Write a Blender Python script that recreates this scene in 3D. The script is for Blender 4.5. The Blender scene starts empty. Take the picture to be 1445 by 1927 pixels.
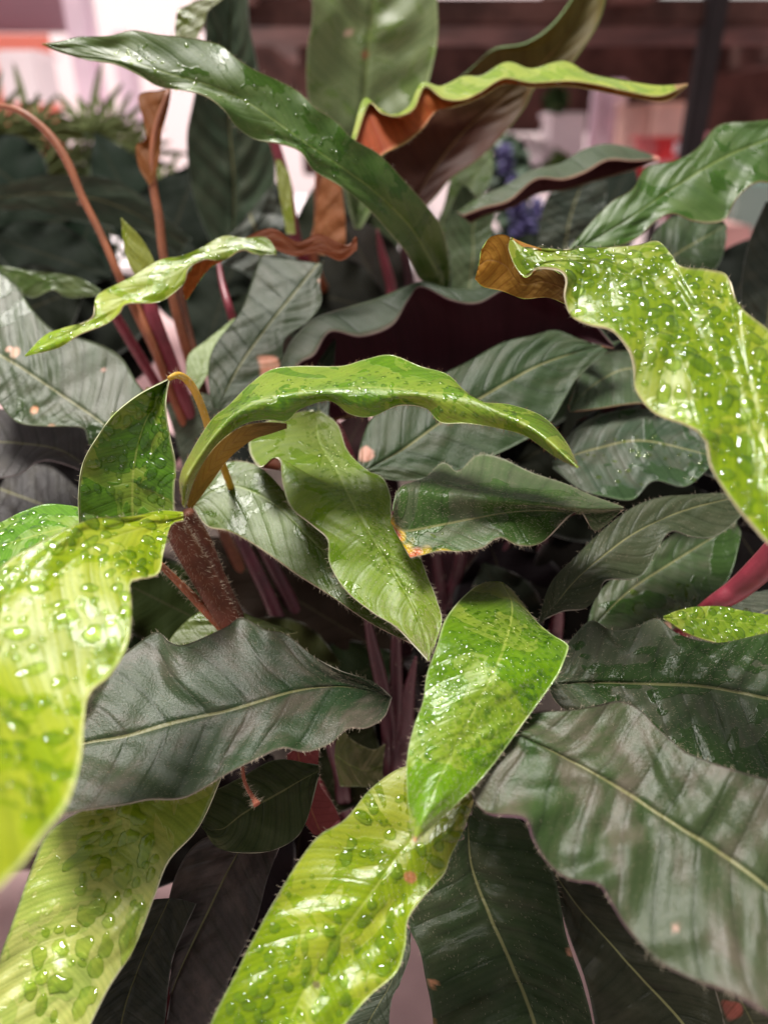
import bpy, math, random
import numpy as np
from mathutils import Vector, Matrix
rng = np.random.default_rng(7)
random.seed(7)
R = math.radians
scene = bpy.context.scene
COL = scene.collection

# ------------------------------------------------------------------ camera, sky, sun, exposure
PW, PH, FPX = 1445.0, 1927.0, 1392.0
CAM = np.array([0.0, 0.0, 1.40]); PITCH = R(27)
cd = bpy.data.cameras.new('camera'); cam = bpy.data.objects.new('camera', cd); COL.objects.link(cam)
cam.location = CAM; cam.rotation_euler = (R(90) - PITCH, 0, 0)
cd.sensor_fit = 'VERTICAL'; cd.sensor_height = 36.0; cd.lens = 36.0 * FPX / PH
cd.clip_start = 0.01; cd.clip_end = 200
cd.dof.use_dof = True; cd.dof.focus_distance = 0.345; cd.dof.aperture_fstop = 4.2
scene.camera = cam
w = bpy.data.worlds.new('World'); scene.world = w; w.use_nodes = True
nt = w.node_tree; bg = nt.nodes['Background']
SUN_EL, SUN_AZ = R(73), R(-50)          # azimuth measured from straight ahead (+Y), negative = to the left
sky = nt.nodes.new('ShaderNodeTexSky'); sky.sky_type = 'NISHITA'; sky.sun_disc = False
sky.sun_elevation = SUN_EL; sky.sun_rotation = SUN_AZ
hs = nt.nodes.new('ShaderNodeHueSaturation'); hs.inputs['Saturation'].default_value = 0.1
nt.links.new(sky.outputs[0], hs.inputs['Color'])
tm = nt.nodes.new('ShaderNodeMix'); tm.data_type = 'RGBA'; tm.blend_type = 'MULTIPLY'; tm.inputs[0].default_value = 1
tm.inputs[7].default_value = (1.0, 0.92, 0.87, 1)
nt.links.new(hs.outputs[0], tm.inputs[6]); nt.links.new(tm.outputs[2], bg.inputs[0]); bg.inputs[1].default_value = 0.085
sl = bpy.data.lights.new('sun', 'SUN'); sl.energy = 4.4; sl.angle = R(20); sl.color = (1.0, 0.95, 0.9)
so = bpy.data.objects.new('sun', sl); COL.objects.link(so)
sd = Vector((math.sin(SUN_AZ) * math.cos(SUN_EL), math.cos(SUN_AZ) * math.cos(SUN_EL), math.sin(SUN_EL)))
so.rotation_euler = sd.to_track_quat('Z', 'Y').to_euler()
vs = scene.view_settings; vs.view_transform = 'Standard'; vs.look = 'None'; vs.gamma = 1; vs.use_curve_mapping = False
vs.exposure = 0.75
scene.cycles.max_bounces = 6; scene.cycles.transparent_max_bounces = 12
scene.cycles.caustics_reflective = False; scene.cycles.caustics_refractive = False
scene.cycles.sample_clamp_indirect = 4; scene.cycles.use_denoising = True

# ------------------------------------------------------------------ geometry helpers
cp, sp_ = math.cos(PITCH), math.sin(PITCH)
AX = np.array([1, 0, 0.]); UP = np.array([0, sp_, cp]); FW = np.array([0, cp, -sp_])
def rays(px, py):
    px = np.asarray(px, float); py = np.asarray(py, float)
    return ((px - PW / 2) / FPX)[..., None] * AX + (-(py - PH / 2) / FPX)[..., None] * UP + FW
def at(px, py, d): return CAM + rays(px, py) * np.asarray(d)[..., None]
def proj_depth(p): return float((np.asarray(p) - CAM) @ FW)

def link(o, parent=None):
    COL.objects.link(o)
    if parent is not None: o.parent = parent
    return o
def tag(o, label=None, cat=None, group=None, kind=None):
    for k, v in (('label', label), ('category', cat), ('group', group), ('kind', kind)):
        if v: o[k] = v
    return o
def empty(name, loc, label, cat, group=None):
    o = bpy.data.objects.new(name, None); o.location = loc; o.empty_display_size = .05; link(o); return tag(o, label, cat, group)
def mesh_obj(name, V, F, mats, parent=None, smooth=True, mi=None, cols=None, uv=None):
    me = bpy.data.meshes.new(name)
    V = np.asarray(V, dtype=float)
    if parent is not None: V = V - np.array(world_loc(parent))
    me.from_pydata(V.tolist(), [], [tuple(int(i) for i in f) for f in F])
    for m in (mats if isinstance(mats, (list, tuple)) else [mats]): me.materials.append(m)
    if mi is not None: me.polygons.foreach_set('material_index', np.asarray(mi, dtype=np.int32))
    me.polygons.foreach_set('use_smooth', np.full(len(me.polygons), bool(smooth)))
    li = None
    if cols is not None or uv is not None:
        li = np.empty(len(me.loops), dtype=np.int32); me.loops.foreach_get('vertex_index', li)
    if cols is not None:
        ca = me.color_attributes.new('Col', 'FLOAT_COLOR', 'POINT')
        c4 = np.ones((len(V), 4), np.float32); c4[:, :3] = cols; ca.data.foreach_set('color', c4.ravel())
    if uv is not None:
        ul = me.uv_layers.new(name='UVMap'); ul.data.foreach_set('uv', np.asarray(uv, np.float32)[li].ravel())
    me.validate(); me.update()
    o = bpy.data.objects.new(name, me); link(o, parent)
    return o
def world_loc(o):
    v = Vector((0, 0, 0))
    while o is not None: v = v + o.location; o = o.parent
    return v

def cr(P, t):
    """Catmull-Rom through rows of P at parameters t in [0, len-1]"""
    P = np.asarray(P, float); n = len(P)
    if n == 2: return P[0] * (1 - t)[:, None] + P[1] * t[:, None]
    Q = np.vstack([2 * P[0] - P[1], P, 2 * P[-1] - P[-2]])
    i = np.clip(np.floor(t).astype(int), 0, n - 2); f = (t - i)[:, None]
    a, b, c, d = Q[i], Q[i + 1], Q[i + 2], Q[i + 3]
    return .5 * (2 * b + (c - a) * f + (2 * a - 5 * b + 4 * c - d) * f**2 + (3 * b - a - 3 * c + d) * f**3)
def resample(P, n):
    P = np.asarray(P, float)
    F = cr(P, np.linspace(0, len(P) - 1, 40 * len(P)))
    s = np.r_[0, np.cumsum(np.linalg.norm(np.diff(F[:, :2], axis=0), axis=1))]; s /= s[-1]
    t = np.linspace(0, 1, n)
    return np.stack([np.interp(t, s, F[:, k]) for k in range(F.shape[1])], 1)
def interp_list(L, t):
    L = np.asarray(L, float)
    if L.ndim == 1: return cr(L[:, None], t * (len(L) - 1))[:, 0] if len(L) > 2 else np.interp(t, [0, 1], L)
    return np.stack([np.interp(t, np.linspace(0, 1, len(L)), L[:, k]) for k in range(L.shape[1])], 1)
def smooth1(a, k):
    ker = np.hanning(2 * k + 3)[1:-1]; ker /= ker.sum()
    pad = np.r_[2 * a[0] - a[k:0:-1], a, 2 * a[-1] - a[-2:-k - 2:-1]]
    return np.convolve(pad, ker, 'valid')
def grid_normals(G):
    du = np.gradient(G, axis=0); dv = np.gradient(G, axis=1)
    N = np.cross(du, dv); L = np.linalg.norm(N, axis=2, keepdims=True)
    N = N / np.maximum(L, 1e-12)
    bad = (L[..., 0] < 1e-12)
    if bad.any():
        N[bad] = N[~bad].mean(0)
    for _ in range(2):
        N[1:-1] = (N[:-2] + 2 * N[1:-1] + N[2:]) / 4
    return N / np.maximum(np.linalg.norm(N, axis=2, keepdims=True), 1e-9)

# ------------------------------------------------------------------ materials
def mat(name): 
    m = bpy.data.materials.new(name); m.use_nodes = True
    return m, m.node_tree.nodes, m.node_tree.links, m.node_tree.nodes['Principled BSDF']
def N(nodes, t, **kw):
    n = nodes.new(t)
    for k, v in kw.items():
        if k.startswith('i_'): n.inputs[k[2:].replace('_', ' ')].default_value = v
        else: setattr(n, k, v)
    return n
def math_(nodes, links, op, a, b=None, c=None, clamp=False):
    n = nodes.new('ShaderNodeMath'); n.operation = op; n.use_clamp = clamp
    for i, x in enumerate((a, b, c)):
        if x is None: continue
        if isinstance(x, (int, float)): n.inputs[i].default_value = x
        else: links.new(x, n.inputs[i])
    return n.outputs[0]
def mixc(nodes, links, f, a, b, mode='MIX'):
    n = nodes.new('ShaderNodeMix'); n.data_type = 'RGBA'; n.blend_type = mode
    for s, x in ((0, f), (6, a), (7, b)):
        if isinstance(x, (int, float)): n.inputs[s].default_value = x
        elif isinstance(x, tuple): n.inputs[s].default_value = (*x, 1) if len(x) == 3 else x
        else: links.new(x, n.inputs[s])
    return n.outputs[2]
def smst(nodes, links, x, lo, hi):
    n = nodes.new('ShaderNodeMapRange'); n.interpolation_type = 'SMOOTHSTEP'
    links.new(x, n.inputs[0]); n.inputs[1].default_value = lo; n.inputs[2].default_value = hi
    return n.outputs[0]

def leaf_mat(name, nv=11, vein_amt=.25, vein_tint=(.02, .05, .01), rib=(.45, .5, .16), rib_amt=.7, rough=.42, wet=.5, wet_rough=.12,
             transl=.25, sheen=.15, sheen_tint=(1, .85, .9), spots=.4, mottle=.35, bump=.35, spec=.5, milky=.0, sheen_col=(.45,.38,.38), wet_scale=26.0, sheen_range=(.42, .66), sheen_scale=40.0, streak=False, fine_amt=.45):
    m, n, l, b = mat(name)
    col = N(n, 'ShaderNodeVertexColor', layer_name='Col').outputs[0]
    uv = N(n, 'ShaderNodeUVMap').outputs[0]
    tc = N(n, 'ShaderNodeTexCoord').outputs['Object']
    sx = N(n, 'ShaderNodeSeparateXYZ'); l.new(uv, sx.inputs[0]); U, V = sx.outputs[0], sx.outputs[1]
    nz = N(n, 'ShaderNodeTexNoise', i_Scale=55.0, i_Detail=4.0); l.new(tc, nz.inputs['Vector'])
    nb = N(n, 'ShaderNodeTexNoise', i_Scale=22.0, i_Detail=3.0, i_Roughness=.6); l.new(tc, nb.inputs['Vector'])
    nf = N(n, 'ShaderNodeTexNoise', i_Scale=900.0, i_Detail=3.0, i_Roughness=.7); l.new(tc, nf.inputs['Vector'])
    av = math_(n, l, 'ABSOLUTE', V)
    # lateral veins: curved lines leaving the midrib
    ph = math_(n, l, 'SUBTRACT', U, math_(n, l, 'MULTIPLY', math_(n, l, 'POWER', av, 1.25), .16))
    ph = math_(n, l, 'ADD', ph, math_(n, l, 'MULTIPLY', nb.outputs[0], .02))
    def lines(k, w_):
        s = math_(n, l, 'FRACT', math_(n, l, 'MULTIPLY', ph, k))
        s = math_(n, l, 'ABSOLUTE', math_(n, l, 'SUBTRACT', s, .5))
        return smst(n, l, s, w_, 0.0)
    big = lines(nv, .11); fine = lines(nv * 4.0, .42)
    c = mixc(n, l, math_(n, l, 'MULTIPLY', big, vein_amt), col, mixc(n, l, 1.0, col, tuple(3 * x + .45 for x in vein_tint), 'MULTIPLY'))
    c = mixc(n, l, math_(n, l, 'MULTIPLY', fine, vein_amt * fine_amt), c, mixc(n, l, 1.0, c, (.55, .68, .5), 'MULTIPLY'))
    # mottling
    mt = smst(n, l, nz.outputs[0], .3, .72)
    c = mixc(n, l, math_(n, l, 'MULTIPLY', mt, mottle), c, mixc(n, l, 1.0, c, (1.5, 1.35, 1.3), 'MULTIPLY'))
    fm = smst(n, l, nf.outputs[0], .35, .75)
    c = mixc(n, l, math_(n, l, 'MULTIPLY', fm, mottle * .6), c, mixc(n, l, 1.0, c, (1.5, 1.45, 1.4), 'MULTIPLY'))
    # midrib
    # wet film
    wn = N(n, 'ShaderNodeTexNoise', i_Scale=wet_scale, i_Detail=3.5, i_Roughness=.6, i_Distortion=.8); l.new(tc, wn.inputs['Vector'])
    wm = smst(n, l, wn.outputs[0], .66 - .32 * wet, .672 - .32 * wet)
    # pale hair bloom and reflected sheen, painted into the dry parts' colour
    if milky > 0:
        dn = N(n, 'ShaderNodeTexNoise', i_Scale=sheen_scale, i_Detail=4.0, i_Roughness=.6); 
        if streak:
            cx = N(n, 'ShaderNodeCombineXYZ'); l.new(math_(n, l, 'MULTIPLY', ph, nv * .9), cx.inputs[0]); l.new(math_(n, l, 'MULTIPLY', V, 1.5), cx.inputs[1])
            l.new(math_(n, l, 'MULTIPLY', nb.outputs[0], 1.2), cx.inputs[2]); l.new(cx.outputs[0], dn.inputs['Vector']); dn.inputs['Scale'].default_value = 1.1
        else: l.new(tc, dn.inputs['Vector'])
        dm = math_(n, l, 'MULTIPLY', smst(n, l, dn.outputs[0], *sheen_range), math_(n, l, 'SUBTRACT', 1.0, wm))
        c = mixc(n, l, math_(n, l, 'MULTIPLY', dm, milky), c, sheen_col)
    c = mixc(n, l, math_(n, l, 'MULTIPLY', wm, .55), c, mixc(n, l, 1.0, c, (.72, .9, .4), 'MULTIPLY'))
    rb = smst(n, l, av, .036, .012)
    c = mixc(n, l, math_(n, l, 'MULTIPLY', rb, rib_amt), c, rib)
    if spots > 0:
        vo = N(n, 'ShaderNodeTexVoronoi', i_Scale=70.0); l.new(tc, vo.inputs['Vector'])
        sc = N(n, 'ShaderNodeSeparateXYZ'); l.new(vo.outputs['Color'], sc.inputs[0])
        pick = smst(n, l, sc.outputs[0], 1 - .07 * spots, 1.001 - .07 * spots)
        sm = math_(n, l, 'MULTIPLY', smst(n, l, vo.outputs['Distance'], .22, .1), pick)
        c = mixc(n, l, sm, c, (.5, .3, .22))
        # tiny dark pores
        v2 = N(n, 'ShaderNodeTexVoronoi', i_Scale=650.0); l.new(tc, v2.inputs['Vector'])
        pm = math_(n, l, 'MULTIPLY', smst(n, l, v2.outputs['Distance'], .22, .1), .5 * min(1, spots))
        c = mixc(n, l, pm, c, mixc(n, l, 1.0, c, (.4, .4, .4), 'MULTIPLY'))
    l.new(c, b.inputs['Base Color'])
    rg = math_(n, l, 'ADD', rough - .08, math_(n, l, 'MULTIPLY', nz.outputs[0], .16))
    mr = N(n, 'ShaderNodeMix'); l.new(wm, mr.inputs[0]); l.new(rg, mr.inputs[2]); mr.inputs[3].default_value = wet_rough
    l.new(mr.outputs[0], b.inputs['Roughness'])
    b.inputs['Specular IOR Level'].default_value = spec
    b.inputs['Sheen Weight'].default_value = sheen; b.inputs['Sheen Roughness'].default_value = .45
    b.inputs['Sheen Tint'].default_value = (*sheen_tint, 1)
    # bump: fine skin texture weaker where wet
    h = math_(n, l, 'ADD', math_(n, l, 'MULTIPLY', nf.outputs[0], .4), math_(n, l, 'MULTIPLY', fine, -.06))
    h = math_(n, l, 'ADD', h, math_(n, l, 'MULTIPLY', nz.outputs[0], .55))
    h = math_(n, l, 'ADD', h, math_(n, l, 'MULTIPLY', big, -.3))
    h = math_(n, l, 'ADD', h, math_(n, l, 'MULTIPLY', wm, .1))
    wv = N(n, 'ShaderNodeTexNoise', i_Scale=150.0, i_Detail=1.5, i_Distortion=1.2); l.new(tc, wv.inputs['Vector'])
    h = math_(n, l, 'ADD', h, math_(n, l, 'MULTIPLY', math_(n, l, 'MULTIPLY', wv.outputs[0], wm), .7))
    bp = N(n, 'ShaderNodeBump', i_Strength=bump, i_Distance=.0012); l.new(h, bp.inputs['Height'])
    l.new(bp.outputs[0], b.inputs['Normal'])
    if transl > 0:
        tr = N(n, 'ShaderNodeBsdfTranslucent'); l.new(mixc(n, l, 1.0, c, (1.5, 1.3, .5), 'MULTIPLY'), tr.inputs[0])
        ms = N(n, 'ShaderNodeMixShader'); ms.inputs[0].default_value = transl
        l.new(b.outputs[0], ms.inputs[1]); l.new(tr.outputs[0], ms.inputs[2])
        l.new(ms.outputs[0], n['Material Output'].inputs[0])
    return m
M_LIME = leaf_mat('young_leaf_skin', wet=.5, rough=.36, transl=.28, spots=.06, sheen=.06, vein_amt=.5, rib=(.4, .46, .1), rib_amt=.4, milky=.3, sheen_col=(.42,.46,.05), wet_rough=.07, sheen_range=(.25,.7), wet_scale=34.0, spec=.42, fine_amt=.8)
M_GREEN = leaf_mat('green_leaf_skin', wet=.34, rough=.38, transl=.18, spots=.05, sheen=.04, vein_amt=.45, rib=(.26, .34, .09), rib_amt=.5, milky=.2, sheen_col=(.22,.28,.09), sheen_range=(.3,.75), wet_scale=34.0, spec=.28, fine_amt=.9)
M_BLOOM_SHEEN = leaf_mat('bloom_sheen_leaf_skin', nv=9, wet=-.25, rough=.34, transl=.02, spots=.12, sheen=.05, vein_amt=.8, rib=(.24, .23, .1), rib_amt=.6,
                  milky=.5, sheen_col=(.14, .1, .088), bump=.6, spec=.24, sheen_range=(.4, .75), wet_scale=18.0, streak=True)  # pinkish sheen of the broad leaves is put into the dry colour
M_DARK = leaf_mat('mature_leaf_skin', nv=9, wet=-.25, rough=.34, transl=.02, spots=.12, sheen=.05, vein_amt=.8, rib=(.24, .23, .1), rib_amt=.6,
                  milky=.35, sheen_col=(.075, .07, .045), bump=.6, spec=.13, sheen_range=(.4, .75), wet_scale=18.0, streak=True)
M_SLICK = leaf_mat('mature_wet_leaf_skin', nv=9, wet=.35, rough=.38, transl=.05, spots=.12, sheen=.05, vein_amt=.8, rib=(.24, .23, .1), rib_amt=.6,
                  milky=.38, sheen_col=(.12, .1, .08), bump=.5, spec=.22, sheen_range=(.3, .75), wet_scale=16.0, streak=True)
M_SHADE = leaf_mat('shade_filler_skin', wet=-.5, rough=.6, transl=.03, spots=0, sheen=0, rib=(.04, .035, .02), rib_amt=.4, spec=.02, vein_amt=.3)  # dark, unglossy skin for fillers that stand in for inner shade
M_UNDER = leaf_mat('leaf_underside_skin', wet=-.6, rough=.55, transl=.3, spots=0, sheen=0, vein_amt=.6, vein_tint=(.08, .02, .02), rib=(.35, .2, .08), rib_amt=.5, bump=.35, spec=.14)
def plain(name, col, rough=.6, spec=.4, noise=.0, scale=30., metallic=0, bump=0):
    m, n, l, b = mat(name); b.inputs['Roughness'].default_value = rough; b.inputs['Specular IOR Level'].default_value = spec
    b.inputs['Metallic'].default_value = metallic
    if noise > 0:
        tc = N(n, 'ShaderNodeTexCoord').outputs['Object']
        nz = N(n, 'ShaderNodeTexNoise', i_Scale=scale, i_Detail=6.0, i_Roughness=.65); l.new(tc, nz.inputs['Vector'])
        f = smst(n, l, nz.outputs[0], .3, .7)
        l.new(mixc(n, l, f, tuple(x * (1 - noise) for x in col), tuple(min(1, x * (1 + noise)) for x in col)), b.inputs['Base Color'])
        if bump:
            bp = N(n, 'ShaderNodeBump', i_Strength=bump, i_Distance=.01); l.new(nz.outputs[0], bp.inputs['Height']); l.new(bp.outputs[0], b.inputs['Normal'])
    else: b.inputs['Base Color'].default_value = (*col, 1)
    return m
M_RIM = {}
def rim_mat(c):
    k = tuple(round(x, 3) for x in c)
    if k not in M_RIM: M_RIM[k] = plain('leaf_margin_skin', k, .5, .4)
    return M_RIM[k]
M_HAIR = plain('pale_leaf_hair', (.45, .38, .28), .6, .2)
M_HAIRB = plain('brown_leaf_hair', (.2, .11, .06), .7, .2)
def water_mat():
    m, n, l, b = mat('water_bead'); out = n['Material Output']; n.remove(b)
    lw = N(n, 'ShaderNodeLayerWeight', i_Blend=.5)
    tr = N(n, 'ShaderNodeBsdfTransparent')
    l.new(mixc(n, l, smst(n, l, lw.outputs['Facing'], .2, .75), (.93, 1.0, .6), (.26, .42, .05)), tr.inputs[0])  # darker tint at glancing angles paints the drop's edge shading
    gl = N(n, 'ShaderNodeBsdfGlossy'); gl.inputs['Roughness'].default_value = .035; gl.inputs[0].default_value = (1, 1, 1, 1)
    ge = N(n, 'ShaderNodeNewGeometry'); fr = N(n, 'ShaderNodeFresnel', i_IOR=1.44)
    f = math_(n, l, 'MULTIPLY', fr.outputs[0], 1.0, clamp=True)
    f = math_(n, l, 'MULTIPLY', f, math_(n, l, 'SUBTRACT', 1.0, ge.outputs['Backfacing']))
    rf = N(n, 'ShaderNodeBsdfRefraction', i_IOR=1.33, i_Roughness=0.0); rf.inputs[0].default_value = (.8, 1, .6, 1)
    m0 = N(n, 'ShaderNodeMixShader'); m0.inputs[0].default_value = .22; l.new(tr.outputs[0], m0.inputs[1]); l.new(rf.outputs[0], m0.inputs[2])
    ms = N(n, 'ShaderNodeMixShader'); l.new(f, ms.inputs[0]); l.new(m0.outputs[0], ms.inputs[1]); l.new(gl.outputs[0], ms.inputs[2])
    l.new(ms.outputs[0], out.inputs[0]); return m
M_WATER = water_mat()

# ------------------------------------------------------------------ leaf builder
LIME = (.18, .3, .012); LIMEP = (.36, .45, .07); GREEN = (.075, .19, .02); MID = (.055, .12, .03); DARK = (.03, .055, .028)
DKPUR = (.03, .022, .022); OLIVE = (.10, .12, .02); GREY = (.05, .075, .045)
U_MAR = (.07, .012, .015); U_ORG = (.2, .055, .014); U_YEL = (.22, .17, .02); U_BRN = (.1, .03, .015); U_OLV = (.16, .15, .03)
PLANT = None
LEAVES = {}

def leaf(key, rails, d0, n, top=GREEN, under=U_MAR, rim=None, mat_=None, label=None, bend=(0, 0), side=None, mid=None,
         ruff=1.0, wave=0.0, nw=4, quilt=.0007, nq=9, face='top', damage=(), drops=None, hair=0, hair_col='pale', edge_hair=0,
         res=(110, 40), thick=.0007, anchor=None, dome=0.0, taper_base=False, parent=None, stalk=None, scallop=0.0, name='leaf'):
    parent = parent or PLANT
    nu, nv = res; K = len(rails); mid = (K - 1) // 2 if mid is None else mid
    RR = []
    if len({len(r) for r in rails}) == 1 and len(rails[0]) > 3 and K > 3:      # matched stations
        for r in rails:
            P = np.array([(*p[:2], p[2] if len(p) > 2 else 0) for p in r], float)
            RR.append(cr(P, np.linspace(0, len(P) - 1, nu)))
    else:
        for r in rails:
            RR.append(resample([(*p[:2], p[2] if len(p) > 2 else 0) for p in r], nu))
    RR = np.array(RR)                                        # K, nu, 3
    u = np.linspace(0, 1, nu)
    kk = np.linspace(0, K - 1, nv * max(1, (K - 1) // 2) + 1); nvv = len(kk)
    vpar = np.where(kk <= mid, (kk - mid) / max(mid, 1), (kk - mid) / max(K - 1 - mid, 1))
    G = np.stack([cr(RR[:, i, :], kk) for i in range(nu)])   # nu, nvv, 3
    px, py, off = G[..., 0], G[..., 1], G[..., 2].copy()
    # plane through the anchor
    if anchor is None: anchor = (RR[mid, nu // 2, 0], RR[mid, nu // 2, 1])
    A = at(anchor[0], anchor[1], d0)
    nvec = np.array(n, float); nvec /= np.linalg.norm(nvec)
    rr = rays(px, py)
    den = rr @ nvec; s = np.sign((rays(*anchor)) @ nvec)
    den = s * np.maximum(s * den, .16)
    dep = ((A - CAM) @ nvec) / den
    dep = np.clip(dep, d0 * .45, d0 * 1.9)
    S = dep * 0
    S += interp_list(bend, u)[:, None]
    if side is not None: S += interp_list(side, np.linspace(0, 1, nvv))[None, :]
    S += dome * (np.abs(vpar)[None, :] ** 2)
    av = np.abs(vpar)[None, :]
    # ruffles from the traced edge
    for e, sl_ in ((0, vpar < 0), (K - 1, vpar > 0)):
        E = RR[e]; Mx = RR[mid]
        k = max(4, nu // 7)
        dev = np.stack([E[:, 0] - smooth1(E[:, 0], k), E[:, 1] - smooth1(E[:, 1], k)], 1)
        outd = E[:, :2] - Mx[:, :2]; outd /= np.maximum(np.linalg.norm(outd, axis=1, keepdims=True), 1e-6)
        dv = smooth1((dev * outd).sum(1), 2) * d0 / FPX
        wv = wave * np.sin(2 * np.pi * (nw * u + rng.random())) * np.sin(np.pi * u) ** .5
        S += np.where(sl_[None, :], (ruff * dv + wv)[:, None] * av ** 2.2, 0)
    # quilting between the side veins, channel along the midrib
    hw = .5 * np.mean(np.hypot(*(RR[0] - RR[-1]).T[:2])) * d0 / FPX
    quilt = quilt * float(np.clip(hw / .045, .12, 1)) * (.5 if mat_ is M_LIME else 1.25)
    def wob(a): return sum(rng.uniform(.3, 1) * np.sin(rng.uniform(1, 4) * 6.28 * u[:, None] + rng.uniform(1, 3) * np.repeat(vpar[None, :], nu, 0) + rng.random() * 6.3) for _ in range(3)) * a
    ph = nq * (u[:, None] - .2 * av ** 1.3) + wob(.13) + np.where(vpar[None, :] > 0, .37, 0)
    S += -quilt * (.75 + wob(.3)) * (np.sin(np.pi * ph) ** 2 - .5) * np.minimum(1, av * 5) * (1 - av ** 5) * np.sin(np.pi * np.clip(u * 1.05, 0, 1))[:, None] ** .4
    S += quilt * 1.0 * np.exp(-(av / .04) ** 2)
    # gentle random undulation
    hk = float(np.clip(hw / .04, .2, 1))
    for _ in range(7):
        fu, fv, p1, p2 = rng.uniform(4, 11), rng.uniform(2, 5), rng.random() * 6.3, rng.random() * 6.3
        S += .00022 * hk * np.sin(fu * 6.28 * u[:, None] + p1 + 2 * vpar[None, :]) * np.sin(fv * 3.14 * vpar[None, :] + p2 + 3 * u[:, None])
    for _ in range(4):
        fu, fv, p1, p2 = rng.uniform(1, 4), rng.uniform(.5, 2), rng.random() * 6.3, rng.random() * 6.3
        S += .0011 * hk * np.sin(fu * 6.28 * u[:, None] + p1) * np.sin(fv * 3.14 * vpar[None, :] + p2)
    dep = dep + S + off
    P = CAM + rr * dep[..., None]
    Nn = grid_normals(P)
    # which side faces the camera on the main blade
    toc = CAM - P
    c0, c1 = np.searchsorted(kk, mid - .8), np.searchsorted(kk, mid + .8)
    sgn = np.sign((Nn[:, c0:c1] * toc[:, c0:c1]).sum())
    if face == 'under': sgn = -sgn
    Nn = Nn * sgn
    flip = sgn < 0
    T = P + Nn * thick * .5; B = P - Nn * thick * .5
    nV = nu * nvv
    idx = np.arange(nV).reshape(nu, nvv)
    a, b_, c_, d_ = idx[:-1, :-1].ravel(), idx[1:, :-1].ravel(), idx[1:, 1:].ravel(), idx[:-1, 1:].ravel()
    Ft = np.stack([a, b_, c_, d_], 1) if not flip else np.stack([a, d_, c_, b_], 1)
    Fb = Ft[:, ::-1] + nV
    ring = np.r_[idx[0, :], idx[1:, -1], idx[-1, -2::-1], idx[-2:0:-1, 0]]
    # slightly rounded, proud margin
    ring2 = np.roll(ring, -1)
    Fr = np.stack([ring, ring2, ring2 + nV, ring + nV], 1)
    if not flip: Fr = Fr[:, ::-1]
    Vv = np.vstack([T.reshape(-1, 3), B.reshape(-1, 3)])
    F = np.vstack([Ft, Fb, Fr])
    mi = np.r_[np.zeros(len(Ft)), np.ones(len(Fb)), np.full(len(Fr), 2)].astype(int)
    # colours
    mat_ = mat_ or M_GREEN
    if rim is None: rim = tuple(min(1, x * 1.6 + .08) for x in (top if isinstance(top[0], (int, float)) else top[len(top) // 2]))
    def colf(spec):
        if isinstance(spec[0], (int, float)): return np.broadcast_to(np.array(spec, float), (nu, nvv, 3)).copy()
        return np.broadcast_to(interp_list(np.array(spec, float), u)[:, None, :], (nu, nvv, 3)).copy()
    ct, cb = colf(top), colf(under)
    for (dx, dy, rad, dc) in damage:
        dist = np.hypot(px - dx, py - dy) + rad * .12 * (np.sin(px * .13 + py * .08 + dx) + np.sin(py * .15 - px * .1 + dy))
        f = np.clip((rad - dist) / (rad * .25), 0, 1)[..., None]
        ct = ct * (1 - f) + np.array(dc) * f; cb = cb * (1 - f) + np.array(dc) * f * .8
    mg = np.clip((np.abs(vpar) - .965) / .03, 0, 1)[None, :, None] * (.75 if mat_ in (M_LIME, M_GREEN) else .35)
    ct = ct * (1 - mg) + np.array(rim)[None, None] * mg
    cols = np.vstack([ct.reshape(-1, 3), cb.reshape(-1, 3)])
    uv = np.stack([np.repeat(u, nvv), np.tile(vpar, nu)], 1); uv = np.vstack([uv, uv])
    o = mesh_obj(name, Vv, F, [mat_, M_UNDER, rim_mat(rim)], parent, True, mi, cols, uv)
    if label: o['label'] = label
    LEAVES[key] = (o, P, Nn, vpar, u)
    if drops: add_drops(o, P, Nn, px, py, vpar, u, **drops)
    if hair or edge_hair: add_hair(o, P, Nn, vpar, u, int(hair * 1.3), int(edge_hair * .9), hair_col)
    return o

def sample_grid(P, fu, fv):
    a, b = P.shape[0] - 1, P.shape[1] - 1
    x, y = fu * a, fv * b; i = np.clip(x.astype(int), 0, a - 1); j = np.clip(y.astype(int), 0, b - 1)
    fx, fy = (x - i)[:, None], (y - j)[:, None]
    return P[i, j] * (1 - fx) * (1 - fy) + P[i + 1, j] * fx * (1 - fy) + P[i, j + 1] * (1 - fx) * fy + P[i + 1, j + 1] * fx * fy

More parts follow.
